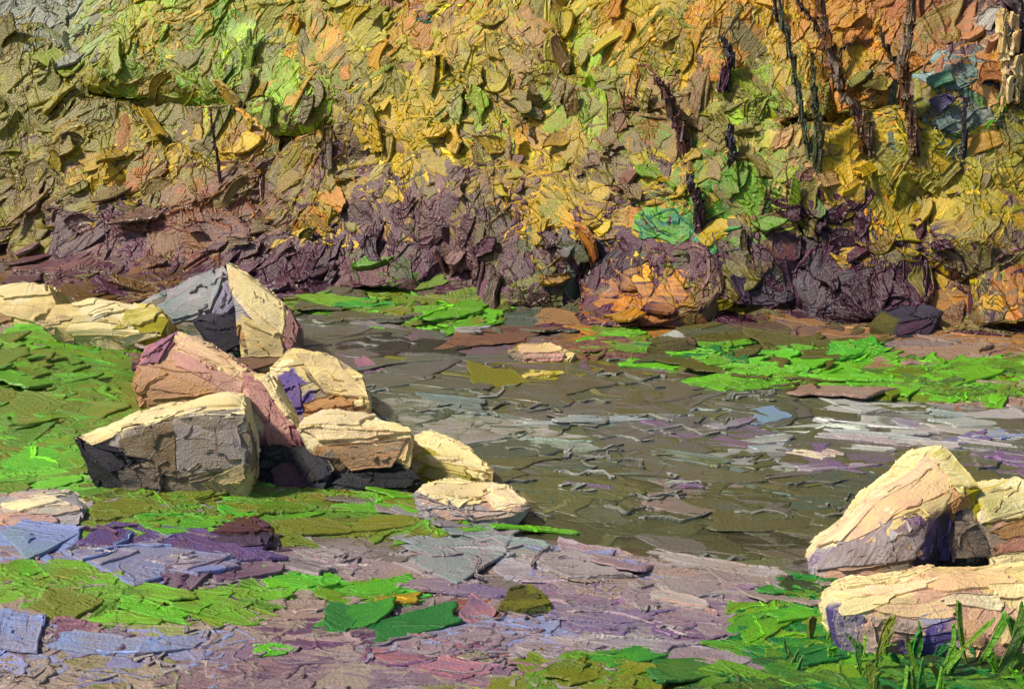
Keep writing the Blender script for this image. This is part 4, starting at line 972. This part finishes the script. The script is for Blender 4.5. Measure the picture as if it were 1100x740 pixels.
for i, lst in SPECIAL.items():
    for (x, y, r, codes, n) in lst:
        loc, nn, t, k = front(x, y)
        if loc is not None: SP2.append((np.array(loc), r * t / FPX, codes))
def leaf_code(p):
    p = np.asarray(p)
    for c, r, codes in SP2:
        if ((p - c) ** 2).sum() < (r * rng.uniform(.75, 1.15)) ** 2: return codes[int(rng.integers(len(codes)))], True
    return LEAF.pick(p, .12), False
def flow(p):
    return .8 + .9 * math.sin(p[0] * .55 + 1.0) + .7 * math.sin(p[2] * 1.3 + p[0] * .3) + .4 * math.sin(p[0] * 2.1 - p[2] * 1.7)
def clad(P, V, F, dens, margin=True):
    """strokes laid flush over a leafy mass, as dense as it is large seen from the path"""
    tri = np.concatenate([V[F[:, [0, 1, 2]]], V[F[:, [0, 2, 3]]]])
    nr = np.cross(tri[:, 1] - tri[:, 0], tri[:, 2] - tri[:, 0]); ar = np.linalg.norm(nr, axis=1)
    nr = nr / (ar[:, None] + 1e-12); nr[nr[:, 1] > 0] *= -1
    cen = tri.mean(1); dist2 = ((cen - np.array(CAM)) ** 2).sum(1)
    pxa = ar / 2 * FPX ** 2 / dist2 * .8
    pxa[np.abs(cen[:, 0] / cen[:, 1]) > .62] = 0
    pxa[(cen[:, 2] - CAMH) / cen[:, 1] > .16] = 0
    n = int(pxa.sum() / dens)
    P.bv = sheet_bv(V, F); P.coarse = True
    for k in rng.choice(len(tri), n, p=pxa / pxa.sum()):
        a_, b_ = rng.random(2)
        if a_ + b_ > 1: a_, b_ = 1 - a_, 1 - b_
        p = tri[k, 0] + a_ * (tri[k, 1] - tri[k, 0]) + b_ * (tri[k, 2] - tri[k, 0])
        u = math.sqrt(dist2[k]) / FPX
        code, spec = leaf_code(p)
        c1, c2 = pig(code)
        if rng.random() < .4: c1, c2 = c2, c1
        if rng.random() < .7 and not spec: c2 = pig(LEAF.pick(p, .35))[0]
        big = rng.random() ** 1.5
        if spec: big *= .45
        th = 1.1 + .8 * (flow(p) - .8) + rng.normal(0, .3) + (1.4 if rng.random() < .15 else 0)
        d = Vector((math.cos(th), 0, math.sin(th)))
        nn = Vector(nr[k])
        g = max(.38, abs((Vector(p) - CAM).normalized().dot(nn))); ct, st_ = abs(math.cos(th)), abs(math.sin(th))
        kL, kW = ct + st_ / g ** .8, st_ + ct / g ** .8
        if rng.random() < .14:
            # loose crumbs of paint standing off the surface
            P.add(Vector(p) + nn * rng.uniform(.03, .08), d, jitter_normal(nn.normalized(), .15), rng.uniform(12, 28) * u * kL, rng.uniform(6, 15) * u * kW, vary(c1, .18), vary(c2, .18),
                  thick=rng.uniform(.4, 1.3) * .02, bend=rng.normal(0, .3), bead=1.8, ridge=0)
            continue
        P.press[len(P.rows)] = P.press[len(P.rows) + 1] = rng.uniform(.0, .016)
        P.add(p, d, jitter_normal(nn.normalized(), .03), (24 + 42 * big) * u * kL, (17 + 27 * big) * u * kW, vary(c1, .22), vary(c2, .26),
              thick=rng.uniform(.4, 1.3) * .014 * u * FPX / 16, bend=rng.normal(0, .10), taper=rng.uniform(0, .6), bead=2.8, ridge=.7)
# the slope itself
P = Paint()
gsel = (GV[:, 1] > np.interp(GV[:, 0], FX, FY) + .15) & (GV[:, 1] < 32) & (np.abs(GV[:, 0]) < 20)
fs = GF[gsel[GF].all(1)]
clad(P, GV, fs, 260)
tag(build('undergrowth', P, None, MAT_FAR), 'dense undergrowth and fallen leaves covering the far slope', 'undergrowth', kind='stuff')
for i, (kind, label, cx, cy, hw, hh, fwd, trunks) in enumerate(PLANTS):
    p0, n0, t0 = hit(cx, min(cy + hh * .8, 330))
    foot = Vector((p0.x, p0.y, float(height(p0.x, p0.y)) - .05))
    th = thing('autumn_tree' if kind == 'tree' else 'autumn_bush', foot, label, kind, TREES if kind == 'tree' else SHRUBS)
    V, F = domes[i]
    P = Paint()
    clad(P, V, F, 210)
    build('crown' if kind == 'tree' else 'foliage', P, (V, F, np.array([pig(LEAF.pick(v, .1))[0] * .9 for v in V])), MAT_FAR, th)
    if trunks:
        for tr in trunks:
            px_pts = tr[:-3]; w0, w1, codes = tr[-3:]
            Yt = min(front(x, max(y, 2))[0].y for x, y in px_pts) - .10
            twig = 'twig' in codes
            trunk('branch' if twig else 'trunk' if kind == 'tree' else 'stem', th, list(px_pts), w0, w1, codes.replace('twig', '').split(), Yt, rooted=not twig)
    else:
        P = Paint(); BVv, BFf = [], []
        for k in range(3 if kind == 'bush' else 1):
            top = Vector(V[int(rng.integers(len(V)))]) - OUT * .25
            q = [foot + Vector((rng.normal(0, .1), 0, -.1)), foot.lerp(top, .5) + Vector(rng.normal(0, .06, 3)) - OUT * .1, top]
            v2, f2 = stem_body(q, .08 if kind == 'bush' else .18, .04); b0 = len(BVv); BVv += v2; BFf += [[a + b0 for a in f] for f in f2]
        build('trunk' if kind == 'tree' else 'stem', None, (BVv, [np.array(f) for f in BFf], PAL['s']), MAT_FAR, th)
